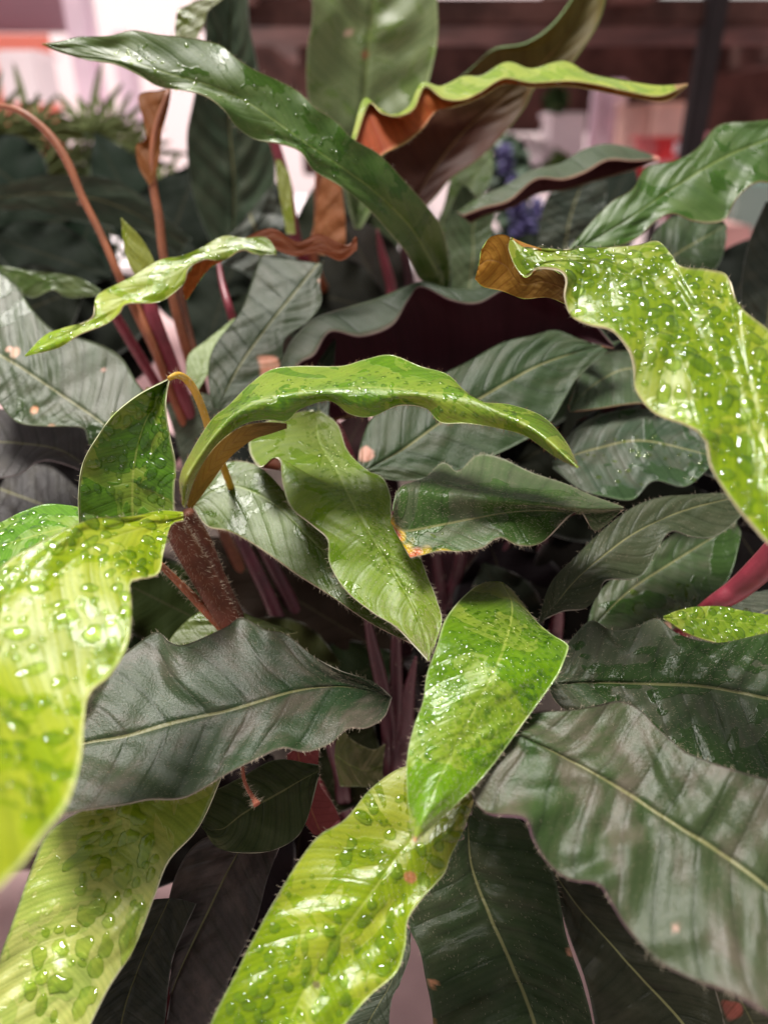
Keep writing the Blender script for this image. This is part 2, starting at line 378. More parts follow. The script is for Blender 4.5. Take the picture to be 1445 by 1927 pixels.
def add_drops(o, P, Nn, px, py, vpar, u, n=100, r=(.0006, .002), urange=(.05, .95), vrange=(.05, .95), flat=.55, clump=0.5, zone=None, blob=.25, bias=2.2):
    Vs, Fs = [], []; base = 0; placed = []
    NR, NA = 5, 12
    tries = 0; cl = rng.random((max(3, int(n * .06)), 2))
    PX = np.dstack([px, py, px * 0])
    while len(placed) < n and tries < n * 14:
        tries += 1
        if rng.random() < clump:
            c = cl[rng.integers(len(cl))] + rng.normal(0, .05, 2)
        else: c = rng.random(2)
        if not (0 < c[0] < 1 and 0 < c[1] < 1): continue
        fu = np.array([urange[0] + c[0] * (urange[1] - urange[0])]); fv = np.array([vrange[0] + c[1] * (vrange[1] - vrange[0])])
        q = sample_grid(PX, fu, fv)[0]
        if zone is not None:
            if not any(((q[0] - z[0]) / z[2]) ** 2 + ((q[1] - z[1]) / z[3]) ** 2 < 1 for z in zone): continue
        if not (-30 < q[0] < PW + 30 and -30 < q[1] < PH + 30): continue
        rad = r[0] + (r[1] - r[0]) * (rng.random() ** bias if rng.random() < .7 else rng.uniform(.35, .9))
        p = sample_grid(P, fu, fv)[0]; nn = sample_grid(Nn, fu, fv)[0]; nn /= max(np.linalg.norm(nn), 1e-9)
        if any(np.linalg.norm(p - q_) < (rad + r_) * 1.02 for q_, r_ in placed[-400:]): continue
        placed.append((p, rad))
        t1 = np.cross(nn, [0.3, 1, .2]); t1 /= np.linalg.norm(t1); t2 = np.cross(nn, t1)
        el = rng.uniform(1.0, 1.35) if rng.random() < .75 else rng.uniform(1.3, 2.0)
        big = (rad - r[0]) / max(r[1] - r[0], 1e-9)
        hgt = rad * flat * rng.uniform(.8, 1.1) * (1 - .35 * big)
        an = rng.random() * 6.3; k1, k2, k3 = rng.random(3) * 6.3
        th = np.arange(NA) / NA * 2 * np.pi
        rr_ = rad * (1 + blob * (.2 + big) * (.5 * np.sin(2 * th + k1) + .35 * np.sin(3 * th + k2) + .2 * np.sin(5 * th + k3)))
        vv = []
        for k in range(NR):
            f = math.sin((1 - k / NR) * math.pi / 2); z = math.cos((1 - k / NR) * math.pi / 2)
            x = rr_ * np.cos(th) * f * el; y = rr_ * np.sin(th) * f
            xr = x * math.cos(an) - y * math.sin(an); yr = x * math.sin(an) + y * math.cos(an)
            vv.append(p + nn * (hgt * z + .00025 - .0004 * (k == 0)) + xr[:, None] * t1 + yr[:, None] * t2)
        vv = np.vstack(vv + [(p + nn * (hgt + .00025))[None]])
        Vs.append(vv)
        for k in range(NR - 1):
            for j in range(NA):
                j2 = (j + 1) % NA
                Fs.append((base + k * NA + j, base + k * NA + j2, base + (k + 1) * NA + j2, base + (k + 1) * NA + j))
        for j in range(NA): Fs.append((base + (NR - 1) * NA + j, base + (NR - 1) * NA + (j + 1) % NA, base + NR * NA))
        base += len(vv)
    if Vs:
        d = mesh_obj('water_drops', np.vstack(Vs), Fs, M_WATER, o); d['kind'] = 'stuff'

def add_hair(o, P, Nn, vpar, u, n, ne, hc='pale', length=.0028, width=.00007):
    fu = rng.random(n) if n else np.zeros(0); fv = rng.random(n) if n else np.zeros(0)
    edge = rng.random(ne) < .5
    fu = np.r_[fu, rng.random(ne)]; fv = np.r_[fv, np.where(edge, 0.0, 1.0)]
    p = sample_grid(P, fu, fv); nn = sample_grid(Nn, fu, fv); nn /= np.linalg.norm(nn, axis=1, keepdims=True)
    cen = sample_grid(P, fu, np.full_like(fv, .5)); ahead = sample_grid(P, np.minimum(fu + .03, 1), fv)
    outv = p - cen; outv /= np.maximum(np.linalg.norm(outv, axis=1, keepdims=True), 1e-9)
    al = ahead - p; al /= np.maximum(np.linalg.norm(al, axis=1, keepdims=True), 1e-9)
    m = len(fu); isE = np.r_[np.zeros(n, bool), np.ones(ne, bool)][:, None]
    d = np.where(isE, outv * .9 + nn * rng.normal(0, .5, (m, 1)) + al * .3, nn * .45 + al * .8 + outv * .25) + rng.normal(0, .28, (m, 3))
    d /= np.linalg.norm(d, axis=1, keepdims=True)
    L = length * rng.uniform(.4, 1.0, (m, 1)) * np.where(isE, 1.0, .55)
    tc = CAM - p; wv = np.cross(d, tc); wv /= np.maximum(np.linalg.norm(wv, axis=1, keepdims=True), 1e-9); wv *= width * .5 * np.where(isE, 1.3, .8)
    b0 = p + nn * .0004; m1 = b0 + d * L * .55; tip = b0 + d * L + rng.normal(0, .0004, (m, 3)) + nn * -.0003
    V = np.stack([b0 - wv, b0 + wv, m1 + wv * .8, m1 - wv * .8, tip], 1).reshape(-1, 3)
    i = np.arange(m) * 5
    F = [(a, a + 1, a + 2, a + 3) for a in i] + [(a + 3, a + 2, a + 4) for a in i]
    h = mesh_obj('fine_hairs', V, F, M_HAIR if hc == 'pale' else M_HAIRB, o, False); h['kind'] = 'stuff'

def tube(name, pts, rad, m, parent=None, na=10, n=40, label=None, hairs=0, cols=None, hair_m=None):
    """pts: list of (px,py,depth); rad: list of radii in metres"""
    W = np.array([at(p[0], p[1], p[2]) for p in pts]); C = cr(W, np.linspace(0, len(W) - 1, n))
    rd = interp_list(rad, np.linspace(0, 1, n))
    T = np.gradient(C, axis=0); T /= np.linalg.norm(T, axis=1, keepdims=True)
    ref = np.array([.3, 1, .2]); X = np.cross(T, ref); X /= np.linalg.norm(X, axis=1, keepdims=True); Y = np.cross(T, X)
    th = np.arange(na) / na * 2 * np.pi
    V = (C[:, None] + rd[:, None, None] * (np.cos(th)[None, :, None] * X[:, None] + np.sin(th)[None, :, None] * Y[:, None])).reshape(-1, 3)
    F = []
    for i in range(n - 1):
        for j in range(na):
            j2 = (j + 1) % na; F.append((i * na + j, i * na + j2, (i + 1) * na + j2, (i + 1) * na + j))
    F.append(tuple(range(na))[::-1]); F.append(tuple((n - 1) * na + j for j in range(na)))
    o = mesh_obj(name, V, F, m, parent)
    if label: o['label'] = label
    if hairs:
        k = rng.random(hairs) * (n - 1); i = np.clip(k.astype(int), 0, n - 2); f = (k - i)[:, None]
        c = C[i] * (1 - f) + C[i + 1] * f; a = rng.random(hairs) * 6.3
        nn = np.cos(a)[:, None] * X[i] + np.sin(a)[:, None] * Y[i]; p = c + nn * rd[i][:, None] * .95
        d = nn + rng.normal(0, .3, nn.shape); d /= np.linalg.norm(d, axis=1, keepdims=True)
        L = .0035 * rng.uniform(.4, 1, (hairs, 1)); wv = np.cross(d, CAM - p); wv /= np.linalg.norm(wv, axis=1, keepdims=True); wv *= .00006
        tip = p + d * L
        V = np.stack([p - wv, p + wv, tip], 1).reshape(-1, 3); i3 = np.arange(hairs) * 3
        h = mesh_obj('fine_hairs', V, [(q, q + 1, q + 2) for q in i3], hair_m or M_HAIR, o, False); h['kind'] = 'stuff'
    return o
M_ST_OR = plain('orange_stalk_skin', (.26, .085, .035), .5, .4, .25, 60)
M_ST_RED = plain('red_stalk_skin', (.18, .022, .036), .4, .5, .25, 60)
M_ST_MAG = plain('magenta_stalk_skin', (.045, .006, .012), .45, .5, .3, 60)
M_ST_YEL = plain('yellow_stalk_skin', (.5, .3, .03), .45, .5, .2, 60)
M_ST_BRN = plain('brown_stalk_skin', (.10, .033, .016), .6, .3, .3, 80)

def sheet(name, col):  # translucent, so sun from behind brightens the background panels
    m, n, l, b_ = mat(name); b_.inputs['Base Color'].default_value = (*col, 1); b_.inputs['Roughness'].default_value = .7
    tr = N(n, 'ShaderNodeBsdfTranslucent'); tr.inputs[0].default_value = (*col, 1)
    ms = N(n, 'ShaderNodeMixShader'); ms.inputs[0].default_value = .65
    l.new(b_.outputs[0], ms.inputs[1]); l.new(tr.outputs[0], ms.inputs[2]); l.new(ms.outputs[0], n['Material Output'].inputs[0]); return m
# ================================================================== SETTING
def box(name, c, size, m, parent=None, rot=None, bev=0.0):
    import bmesh
    bm = bmesh.new(); bmesh.ops.create_cube(bm, size=1)
    bmesh.ops.scale(bm, vec=size, verts=bm.verts)
    if bev: bmesh.ops.bevel(bm, geom=bm.edges[:], offset=bev, segments=2, affect='EDGES')
    if rot: bmesh.ops.rotate(bm, matrix=Matrix.Rotation(rot[1], 3, rot[0]), verts=bm.verts)
    me = bpy.data.meshes.new(name); bm.to_mesh(me); bm.free(); me.materials.append(m)
    o = bpy.data.objects.new(name, me)
    o.location = Vector(c) - (world_loc(parent) if parent else Vector((0, 0, 0))); link(o, parent); return o
def pbox(name, x0, y0, x1, y1, d, th, m, parent=None, bev=0.0):
    """upright box whose front fills the given part of the picture at depth d (real size follows from d)"""
    c = at((x0 + x1) / 2, (y0 + y1) / 2, d)
    yw = c[1]
    zz = []
    for y in (y0, y1):
        r = rays((x0 + x1) / 2, y); zz.append(CAM[2] + r[2] / r[1] * yw)
    xs = []
    for x in (x0, x1):
        r = rays(x, (y0 + y1) / 2); xs.append(r[0] / r[1] * yw)
    return box(name, ((xs[0] + xs[1]) / 2, yw + th / 2, (zz[0] + zz[1]) / 2), (abs(xs[1] - xs[0]), th, abs(zz[0] - zz[1])), m, parent, bev=bev)

M_FLOOR = plain('pink_concrete', (.52, .36, .36), .7, .3, .12, 6)
f = box('floor', (0, 6, -.05), (24, 20, .1), M_FLOOR); tag(f, kind='structure')
M_WOOD = plain('bench_wood', (.05, .035, .028), .7, .3, .3, 20)  # nearly black colour stands in for shade seen between the leaves
bench = empty('plant_bench', (0, .95, 0), 'brown wooden bench under the crowded ruffled leaves', 'bench')
for i in range(5): box('board', (0, .52 + i * .17, .83), (2.6, .16, .03), M_WOOD, bench, bev=.004)
for x in (-1.2, 1.2):
    for y in (.5, 1.2): box('leg', (x, y, .405), (.06, .06, .81), M_WOOD, bench)

# ---- background seen past the leaves, all out of focus
M_ROOF = plain('dark_roof_timber', (.10, .05, .042), .8, .2, .6, 5)
M_ROOF2 = plain('brown_roof_board', (.16, .085, .07), .8, .2, .6, 7)
M_BLK = plain('black_post_paint', (.018, .014, .016), .6, .3, .2, 10)
M_WHITE = plain('white_wall_paint', (.86, .78, .8), .7, .3, .05, 4)
M_LILAC = plain('lilac_white_paint', (.85, .68, .78), .7, .3, .1, 4)
M_SALM = plain('salmon_wall_paint', (.75, .36, .3), .8, .2, .1, 3)
M_MAUVE = plain('mauve_wall_paint', (.2, .13, .15), .8, .2, .2, 3)
M_RED = plain('red_plastic', (.62, .02, .025), .35, .5)
M_CREAM = plain('cream_card', (.75, .5, .42), .7, .3, .1, 8)
M_MINT = plain('mint_plastic', (.3, .45, .4), .4, .5)
M_PINKT = plain('pink_plastic', (.8, .45, .42), .5, .4)
roof = empty('timber_roof', (0, 3.2, 2), 'dark brown slatted timber roof hanging over the far benches', 'roof')
for i in range(9):
    box('board', (1.7, 1.95 + i * .3, 1.62 + .03 * i + .015 * (i % 3)), (4.2, .2, .05), M_ROOF2 if i % 2 else M_ROOF, roof, rot=((0, 1, 0) and Vector((1, 0, 0)), .1 * (i % 3 - 1)), bev=.008)
for x in (-.3, .5, 1.5, 2.5): box('beam', (x, 3.1, 1.70), (.1, 2.9, .12), M_ROOF, roof, bev=.01)
box('fascia', (1.6, 3.9, 1.66), (4.4, .06, .5), M_ROOF, roof, bev=.01)
post = pbox('post', 1306, -120, 1342, 480, 1.6, .05, M_BLK, bev=.005); tag(post, 'black metal post rising behind the large dark green leaf at the right', 'post')
p2 = pbox('timber_strut', 562, -60, 590, 330, 1.9, .05, M_ROOF, bev=.005); tag(p2, 'narrow dark brown strut beside the bright window gap', 'strut')
wl = pbox('mauve_wall', -400, -80, 135, 62, 3.4, .004, sheet('mauve_sheeting', (.42, .28, .32))); tag(wl, 'dusky mauve wall panel at the top left corner', 'wall')
sw = pbox('salmon_wall', -400, 64, 132, 520, 3.6, .004, sheet('salmon_sheeting', (.85, .42, .34))); tag(sw, 'salmon pink wall below the dusky mauve panel', 'wall')
wb = empty('added_white_table', (-1.0, 2.6, 0), 'white topped table added for brightness between the tall leaves', 'table')  # table added for its bright sunlit top behind the leaves
box('top', (-.75, 2.75, 1.13), (1.9, 2.2, .04), M_WHITE, wb, bev=.008)
for x in (-1.6, .1):
    for y in (1.75, 3.75): box('leg', (x, y, .555), (.05, .05, 1.11), M_LILAC, wb)
w2 = box('bright_gap_sheet', (-.6, 5.6, 2.2), (4.4, .004, 4.2), sheet('backlit_sheeting', (.95, .9, .91)), rot=(Vector((1, 0, 0)), -R(40))); tag(w2, 'added sloping white sheet standing in for the bright gap between the upright leaves', 'wall')  # added sheet, tilted to catch the sun; stands for bright outdoors
c1 = pbox('pillar', 150, -40, 190, 460, 3.0, .12, M_LILAC, bev=.01); tag(c1, 'pale lilac pillar left of the bright white gap', 'pillar')
c3 = pbox('pillar', 232, 60, 262, 420, 3.0, .12, M_LILAC, bev=.01); tag(c3, 'second thinner lilac pillar above the dark fingered leaves', 'pillar')
w3 = pbox('pink_wall', 960, 120, 1700, 520, 5.0, .004, sheet('dusty_pink_sheeting', (.6, .38, .4))); tag(w3, 'dusty pink far wall under the timber roof', 'wall')
for i, (x0, x1, lb) in enumerate(((1105, 1128, 'thin lilac white pipe left of the red crates'), (1132, 1168, 'wider lilac white pipe beside the thin one'))):
    o = pbox('pipe', x0, 150, x1, 420, 3.2, .05, M_LILAC, bev=.012); tag(o, lb, 'pipe')
def crate(x0, y0, x1, y1, d, label, m, patch=None):
    e = empty('crate', at((x0 + x1) / 2, y1, d), label, 'crate')
    pbox('body', x0, y0, x1, y1, d, .25, m, e, bev=.01)
    pbox('rim', x0 - 3, y0 - 5, x1 + 3, y0 + 4, d - .01, .27, m, e, bev=.004)
    if patch: pbox('label_card', *patch, d - .012, .004, M_WHITE, e)
    return e
crate(1236, 262, 1305, 302, 2.4, 'red plastic crate with a white card beside the black post', M_RED, (1268, 268, 1300, 290))
crate(1150, 300, 1212, 400, 2.3, 'taller red plastic crate half hidden by the wavy grey leaf', M_RED)
def carton(x0, y0, x1, y1, d, label, m):
    e = empty('carton', at((x0 + x1) / 2, y1, d), label, 'carton')
    pbox('body', x0, y0, x1, y1, d, .2, m, e, bev=.004); pbox('lid', x0 - 2, y0 - 4, x1 + 2, y0 + 6, d - .006, .21, m, e, bev=.002)
carton(1232, 195, 1302, 262, 2.9, 'pale cream carton above the red crate', M_CREAM)
carton(1180, 200, 1226, 300, 3.0, 'narrow cream carton left of the post', M_CREAM)
carton(1385, 345, 1470, 440, 1.9, 'mint green tub at the right edge', M_MINT)
carton(1362, 430, 1412, 470, 1.8, 'small pink tub below the mint green one', M_PINKT)
carton(1035, 215, 1100, 300, 2.8, 'white carton behind the twisted lime leaf', M_WHITE)
carton(0, 98, 68, 190, 2.6, 'bright white carton against the salmon wall', M_WHITE)

# ================================================================== THE PLANT
PLANT = empty('feather_plant', at(690, 1290, .6), 'dense plant of long ruffled lime and dark green leaves beaded with water', 'plant')
T = (0, -.4, .9); T2 = (0, -.55, .83); ST = (0, -.8, .5); FL = (0, -.2, .97)
# --- nearest
leaf('A', [[(345,965),(300,962),(250,972),(180,975),(120,1000),(60,1030),(0,1070),(-90,1160),(-190,1290),(-260,1420)],
           [(345,972),(310,985),(250,1000),(180,1030),(110,1080),(50,1150),(0,1230),(-50,1330),(-100,1450),(-150,1600)],
           [(345,980),(320,990),(308,1040),(298,1080),(262,1090),(245,1100),(248,1150),(240,1215),(208,1270),(170,1305),(158,1360),(152,1430),(128,1510),(80,1575),(30,1640),(-30,1690),(-100,1720)]],
     .262, (.1, -.35, .92), top=[(.27,.34,.008),(.27,.35,.008),(.31,.38,.012)], under=U_OLV, mat_=M_LIME, label='lime yellow leaf sweeping towards the lens, beaded with water',
     anchor=(100, 1150), bend=(.028, .004, 0, -.022, -.05), ruff=1.1, quilt=.0012, rim=(.6,.62,.35), drops=dict(n=130, r=(.001,.0034), clump=.5, urange=(.03,.75)), edge_hair=200, thick=.0009)
leaf('B', [[(255,968),(215,955),(190,962),(130,952),(85,950),(40,965),(0,985),(-60,1010)],
           [(255,980),(180,985),(100,1000),(0,1030),(-60,1060)],
           [(255,1000),(150,1040),(50,1090),(-60,1140)]], .36, (0,-.15,.98), top=(.12,.27,.02), mat_=M_LIME, label='glossy wet leaf behind the lime yellow one', drops=dict(n=60, r=(.0008,.003)), quilt=.001)
leaf('C', [[(319,712),(262,742),(215,780),(185,820),(157,870),(148,930),(150,1000)],
           [(319,712),(285,770),(262,830),(252,890),(250,950),(255,1010)],
           [(319,712),(312,760),(320,820),(331,875),(328,925),(330,1000)]],
     .36, (.12,-.85,.5), top=(.085,.19,.01), mat_=M_LIME, label='short green leaf hanging from a bent yellow stalk', anchor=(250,880), rim=(.55,.6,.35),
     drops=dict(n=60, r=(.0012,.0032), clump=.25, urange=(.08,.8), bias=1.6), dome=-.006, edge_hair=60)
leaf('D', [[(737,1312),(700,1282),(640,1262),(590,1235),(540,1195),(500,1185),(455,1163),(420,1183),(350,1213),(320,1208),(295,1190),(245,1222),(200,1258),(150,1330),(60,1400)],
           [(737,1310),(650,1293),(560,1300),(440,1335),(330,1360),(240,1385),(150,1402),(40,1440)],
           [(737,1312),(722,1350),(690,1370),(655,1372),(620,1400),(575,1415),(530,1408),(480,1430),(430,1455),(350,1500),(280,1505),(230,1515),(130,1530),(70,1545)]],
     .335, (0,-.3,.95), top=[(.012,.03,.01),(.022,.042,.016),(.034,.048,.022)], under=(.04,.01,.015), mat_=M_BLOOM_SHEEN, label='broad dark leaf with a pale midrib and pinkish bloom and painted sheen',
     quilt=.0017, nq=8, ruff=1.2, dome=-.004, hair=2200, edge_hair=260, rim=(.2,.19,.15), res=(150,60), bend=(.02,0,0,-.005))
leaf('E', [[(300,1440),(200,1500),(100,1560),(65,1620),(40,1690),(0,1800),(-40,1900),(-60,1990)],
           [(310,1440),(258,1500),(222,1590),(180,1690),(130,1790),(80,1900),(50,1990)],
           [(440,1400),(410,1480),(372,1560),(318,1620),(290,1690),(255,1780),(205,1860),(170,1930),(140,1990)]],
     .312, (0,-.5,.86), top=[(.3,.36,.05),(.38,.43,.12),(.40,.45,.14)], under=U_OLV, mat_=M_LIME, label='pale yellow green leaf with large drops at the bottom left', anchor=(200,1690),
     drops=dict(n=50, r=(.0014,.0052), clump=.1, zone=[(225,1700,90,200),(120,1830,70,90)], blob=.5, flat=.4, bias=1.3), quilt=.0008, rim=(.55,.6,.4), dome=-.003)
leaf('G', [[(893,1495),(830,1455),(765,1442),(700,1482),(650,1540),(600,1572),(565,1615),(525,1680),(480,1760),(440,1840),(400,1920),(375,1990)],
           [(893,1498),(810,1550),(750,1610),(700,1680),(640,1760),(575,1860),(520,1990)],
           [(893,1498),(872,1560),(848,1610),(835,1645),(795,1690),(768,1730),(762,1780),(745,1830),(700,1870),(650,1925),(600,1990)]],
     .295, (0,-.52,.85), top=[(.14,.16,.01),(.23,.3,.008),(.22,.31,.008)], under=U_OLV, mat_=M_LIME, label='long wet lime leaf running down to the bottom edge', anchor=(690,1690),
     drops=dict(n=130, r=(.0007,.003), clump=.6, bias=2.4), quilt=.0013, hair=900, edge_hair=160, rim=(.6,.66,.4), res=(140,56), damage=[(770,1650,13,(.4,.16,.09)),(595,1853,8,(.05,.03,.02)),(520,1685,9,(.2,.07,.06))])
leaf('H', [[(915,1096),(890,1108),(858,1138),(835,1172),(822,1215),(803,1270),(796,1320),(778,1370),(766,1430),(768,1500),(773,1545),(780,1584)],
           [(942,1096),(962,1135),(958,1180),(940,1240),(905,1310),(865,1390),(825,1470),(780,1584)],
           [(962,1110),(985,1140),(1008,1170),(1036,1194),(1064,1211),(1068,1222),(1058,1250),(1046,1275),(1010,1325),(955,1400),(905,1465),(850,1520),(812,1555),(780,1584)]],
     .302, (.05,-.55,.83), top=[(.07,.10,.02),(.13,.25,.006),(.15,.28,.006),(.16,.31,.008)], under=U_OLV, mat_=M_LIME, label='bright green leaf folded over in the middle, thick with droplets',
     anchor=(905,1310), bend=(.04,.004,0,0,0), drops=dict(n=620, r=(.0004,.0015), clump=.5, urange=(.12,.7), bias=2.6), hair=1500, edge_hair=220, rim=(.6,.66,.45), res=(140,56),
     damage=[(778,1582,9,(.6,.3,.2))], quilt=.0009, dome=.003)
leaf('P', [[(955,1372),(975,1350),(1010,1342),(1060,1338),(1110,1330),(1165,1320),(1205,1338),(1240,1375),(1290,1415),(1350,1440),(1445,1468),(1530,1490)],
           [(958,1374),(1050,1420),(1150,1475),(1250,1540),(1350,1603),(1445,1672),(1530,1740)],
           [(950,1378),(905,1440),(886,1490),(915,1530),(985,1540),(1003,1580),(1030,1625),(1070,1655),(1125,1665),(1150,1700),(1185,1755),(1240,1810),(1300,1842),(1370,1868),(1430,1900),(1530,1960)]],
     .283, (.05,-.4,.9), top=[(.02,.05,.008),(.026,.042,.014),(.036,.05,.022)], under=(.03,.008,.015), mat_=M_BLOOM_SHEEN, label='very large grey green leaf filling the lower right corner', anchor=(1200,1510),
     quilt=.0015, nq=8, ruff=1.3, hair=1000, edge_hair=120, rim=(.12,.07,.09), res=(150,64), bend=(.004,0,-.008,-.02), thick=.0011, damage=[(1272,1750,9,(.3,.18,.14))])
leaf('O', [[(1028,1290),(1050,1240),(1085,1190),(1115,1168),(1150,1186),(1190,1182),(1235,1165),(1270,1190),(1320,1207),(1370,1208),(1445,1192),(1530,1190)],
           [(1028,1287),(1130,1285),(1230,1288),(1330,1293),(1445,1315),(1530,1332)],
           [(1028,1290),(1055,1330),(1130,1365),(1250,1430),(1330,1460),(1445,1475),(1530,1485)]],
     .345, (0,-.35,.92), top=(.024,.048,.016), under=(.04,.01,.015), mat_=M_SLICK, label='dark leaf with a straight pale midrib and wet sheen', quilt=.0024, nq=8, hair=2000, edge_hair=160, res=(130,56), rim=(.22,.24,.18), ruff=1.2)
leaf('Q', [[(880,1490),(830,1600),(785,1680),(768,1735),(790,1790),(800,1840),(812,1900),(820,1990)],
           [(880,1500),(885,1620),(920,1720),(960,1810),(1000,1910),(1020,1990)],
           [(890,1500),(985,1550),(1040,1640),(1065,1760),(1095,1850),(1115,1930),(1120,1990)]],
     .35, (0,-.5,.86), top=(.022,.036,.014), mat_=M_DARK, label='dark leaf below the large grey green one', quilt=.0018, hair=500, damage=[(1076,1790,11,(.45,.2,.14)),(812,1850,9,(.4,.18,.1)),(815,1925,12,(.4,.2,.06)),(1040,1620,9,(.35,.12,.08))], anchor=(930,1740), edge_hair=80)
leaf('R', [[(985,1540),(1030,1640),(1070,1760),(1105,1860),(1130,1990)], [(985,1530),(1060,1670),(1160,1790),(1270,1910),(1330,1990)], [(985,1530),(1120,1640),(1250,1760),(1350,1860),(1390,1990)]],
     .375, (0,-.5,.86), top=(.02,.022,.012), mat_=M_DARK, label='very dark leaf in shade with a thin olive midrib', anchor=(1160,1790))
leaf('R2', [[(1330,1820),(1350,1880),(1365,1940),(1380,2000)], [(1340,1820),(1390,1880),(1420,1940),(1440,2000)], [(1350,1820),(1440,1850),(1500,1900),(1520,1990)]], .30, T, top=(.08,.08,.05), mat_=M_DARK, label='brown edged leaf tip at the bottom right corner', damage=[(1375,1900,22,(.4,.12,.09)),(1360,1850,18,(.4,.12,.09))])
# bottom left, dark
leaf('F1', [[(520,1470),(460,1560),(380,1580),(330,1650),(310,1760),(325,1850),(300,1990)], [(530,1480),(445,1610),(390,1720),(330,1850),(290,1990)], [(560,1480),(535,1570),(505,1650),(480,1740),(430,1850),(390,1990)]],
     .345, (.1,-.5,.86), top=(.04,.032,.03), mat_=M_BLOOM_SHEEN, label='purplish dark leaf between two pale ones', anchor=(390,1720), quilt=.0022, ruff=1.3)
leaf('F2', [[(600,1440),(520,1430),(460,1460),(420,1480),(385,1500),(378,1540)], [(600,1450),(530,1490),(460,1530),(420,1560),(385,1560)], [(600,1460),(570,1560),(520,1598),(460,1605),(410,1595),(380,1555)]],
     .35, T, top=(.045,.06,.022), mat_=M_DARK, label='small olive dark leaf below the broad dark one', ruff=.8)
leaf('F0', [[(250,1700),(210,1800),(180,1880),(160,1990)], [(320,1690),(270,1800),(235,1900),(220,1990)], [(370,1700),(330,1790),(318,1850),(310,1930),(300,1990)]], .325, T, top=(.03,.032,.026), mat_=M_DARK, label='dark curled leaf at the bottom edge', anchor=(255,1830), quilt=.002)
leaf('S1', [[(760,1740),(700,1830),(650,1890),(600,1990)], [(770,1750),(735,1850),(690,1930),(670,1990)], [(772,1760),(770,1800),(752,1850),(735,1890),(730,1990)]], .335, T, top=(.06,.075,.05), mat_=M_DARK, label='narrow grey leaf beside the pale gap')
# --- middle
J = leaf('J', [[(362,952),(372,915),(400,885),(440,868),(490,880),(540,930),(600,1000),(680,1090),(740,1160),(800,1222)],
           [(362,952),(400,925),(450,917),(520,952),(590,1020),(660,1090),(730,1160),(800,1222)],
           [(362,952),(390,990),(430,1000),(470,1020),(515,1050),(560,1082),(620,1120),(690,1168),(750,1200),(800,1222)]],
     .375, (-.1,-.45,.88), top=[(.06,.10,.012),(.075,.13,.012),(.05,.08,.012)], under=(.12,.03,.02), mat_=M_GREEN, label='hairy green leaf lying under its brighter neighbour', hair=3500, edge_hair=420, rim=(.45,.36,.28), anchor=(590,1030), quilt=.0012, res=(130,50),
     drops=dict(n=30, r=(.0004,.0011)))
leaf('I', [[(590,772),(520,785),(475,815),(470,850),(490,878),(515,862),(528,868),(532,910),(548,955),(590,990),(616,1015),(620,1060),(650,1110),(700,1152),(745,1180),(780,1215),(806,1243)],
           [(595,775),(600,830),(635,890),(670,960),(705,1020),(745,1085),(785,1160),(806,1243)],
           [(600,772),(635,800),(655,850),(690,885),(720,900),(735,935),(738,975),(765,1010),(790,1050),(806,1090),(822,1130),(830,1175),(806,1243)]],
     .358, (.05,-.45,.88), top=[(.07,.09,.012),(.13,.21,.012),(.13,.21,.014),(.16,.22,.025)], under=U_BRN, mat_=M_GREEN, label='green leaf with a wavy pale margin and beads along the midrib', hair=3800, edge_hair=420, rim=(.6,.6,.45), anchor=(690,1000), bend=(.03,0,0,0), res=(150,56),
     quilt=.0014, drops=dict(n=260, r=(.0004,.0013), clump=.4, vrange=(.35,.8), urange=(.08,.75)), ruff=1.4)
leaf('K', [[(345,945,.02),(340,900),(362,850),(400,790),(430,765),(470,725),(510,697),(560,690),(640,690),(685,678),(735,669),(790,690),(840,705),(872,735),(905,757),(960,763),(1020,785),(1062,830),(1087,880)],
           [(345,950,.02),(352,900),(385,845),(425,795),(465,765),(520,745),(600,735),(700,730),(800,738),(865,745),(930,772),(1010,812),(1087,880)],
           [(348,955,.02),(368,895),(405,838),(455,800),(500,790),(540,792),(565,770),(620,755),(660,780),(700,784),(750,763),(800,768),(830,795),(880,797),(940,806),(990,820),(1040,855),(1087,880)],
           ],
     .352, (0,-.3,.95), top=[(.12,.14,.012),(.12,.23,.01),(.12,.24,.01),(.13,.24,.01),(.14,.22,.015)], under=[U_YEL,(.2,.12,.03),U_BRN,U_BRN], mat_=M_LIME, label='arching glossy green leaf across the centre, its tip pointing right', hair=2200, edge_hair=700, rim=(.6,.6,.4), anchor=(700,733),
     hair_col='brown', res=(160,50), drops=dict(n=260, r=(.0004,.0014), clump=.35, vrange=(.25,.85), urange=(.2,.85)), ruff=1.2, quilt=.0006, side=(.0,-.012,.0))
leaf('K2', [[(352,950),(372,890),(408,838),(455,803),(500,795),(540,797)], [(355,955),(385,900),(420,850),(465,815),(505,805),(540,802)], [(360,960),(400,905),(432,862),(475,828),(512,815),(540,806)]],
     .362, (0,-.9,-.1), top=(.2,.17,.03), under=[U_YEL,(.3,.2,.04),(.12,.08,.03)], mat_=M_GREEN, face='under', label='yellow underside roll of the arching leaf', thick=.0005, edge_hair=150, hair=300)
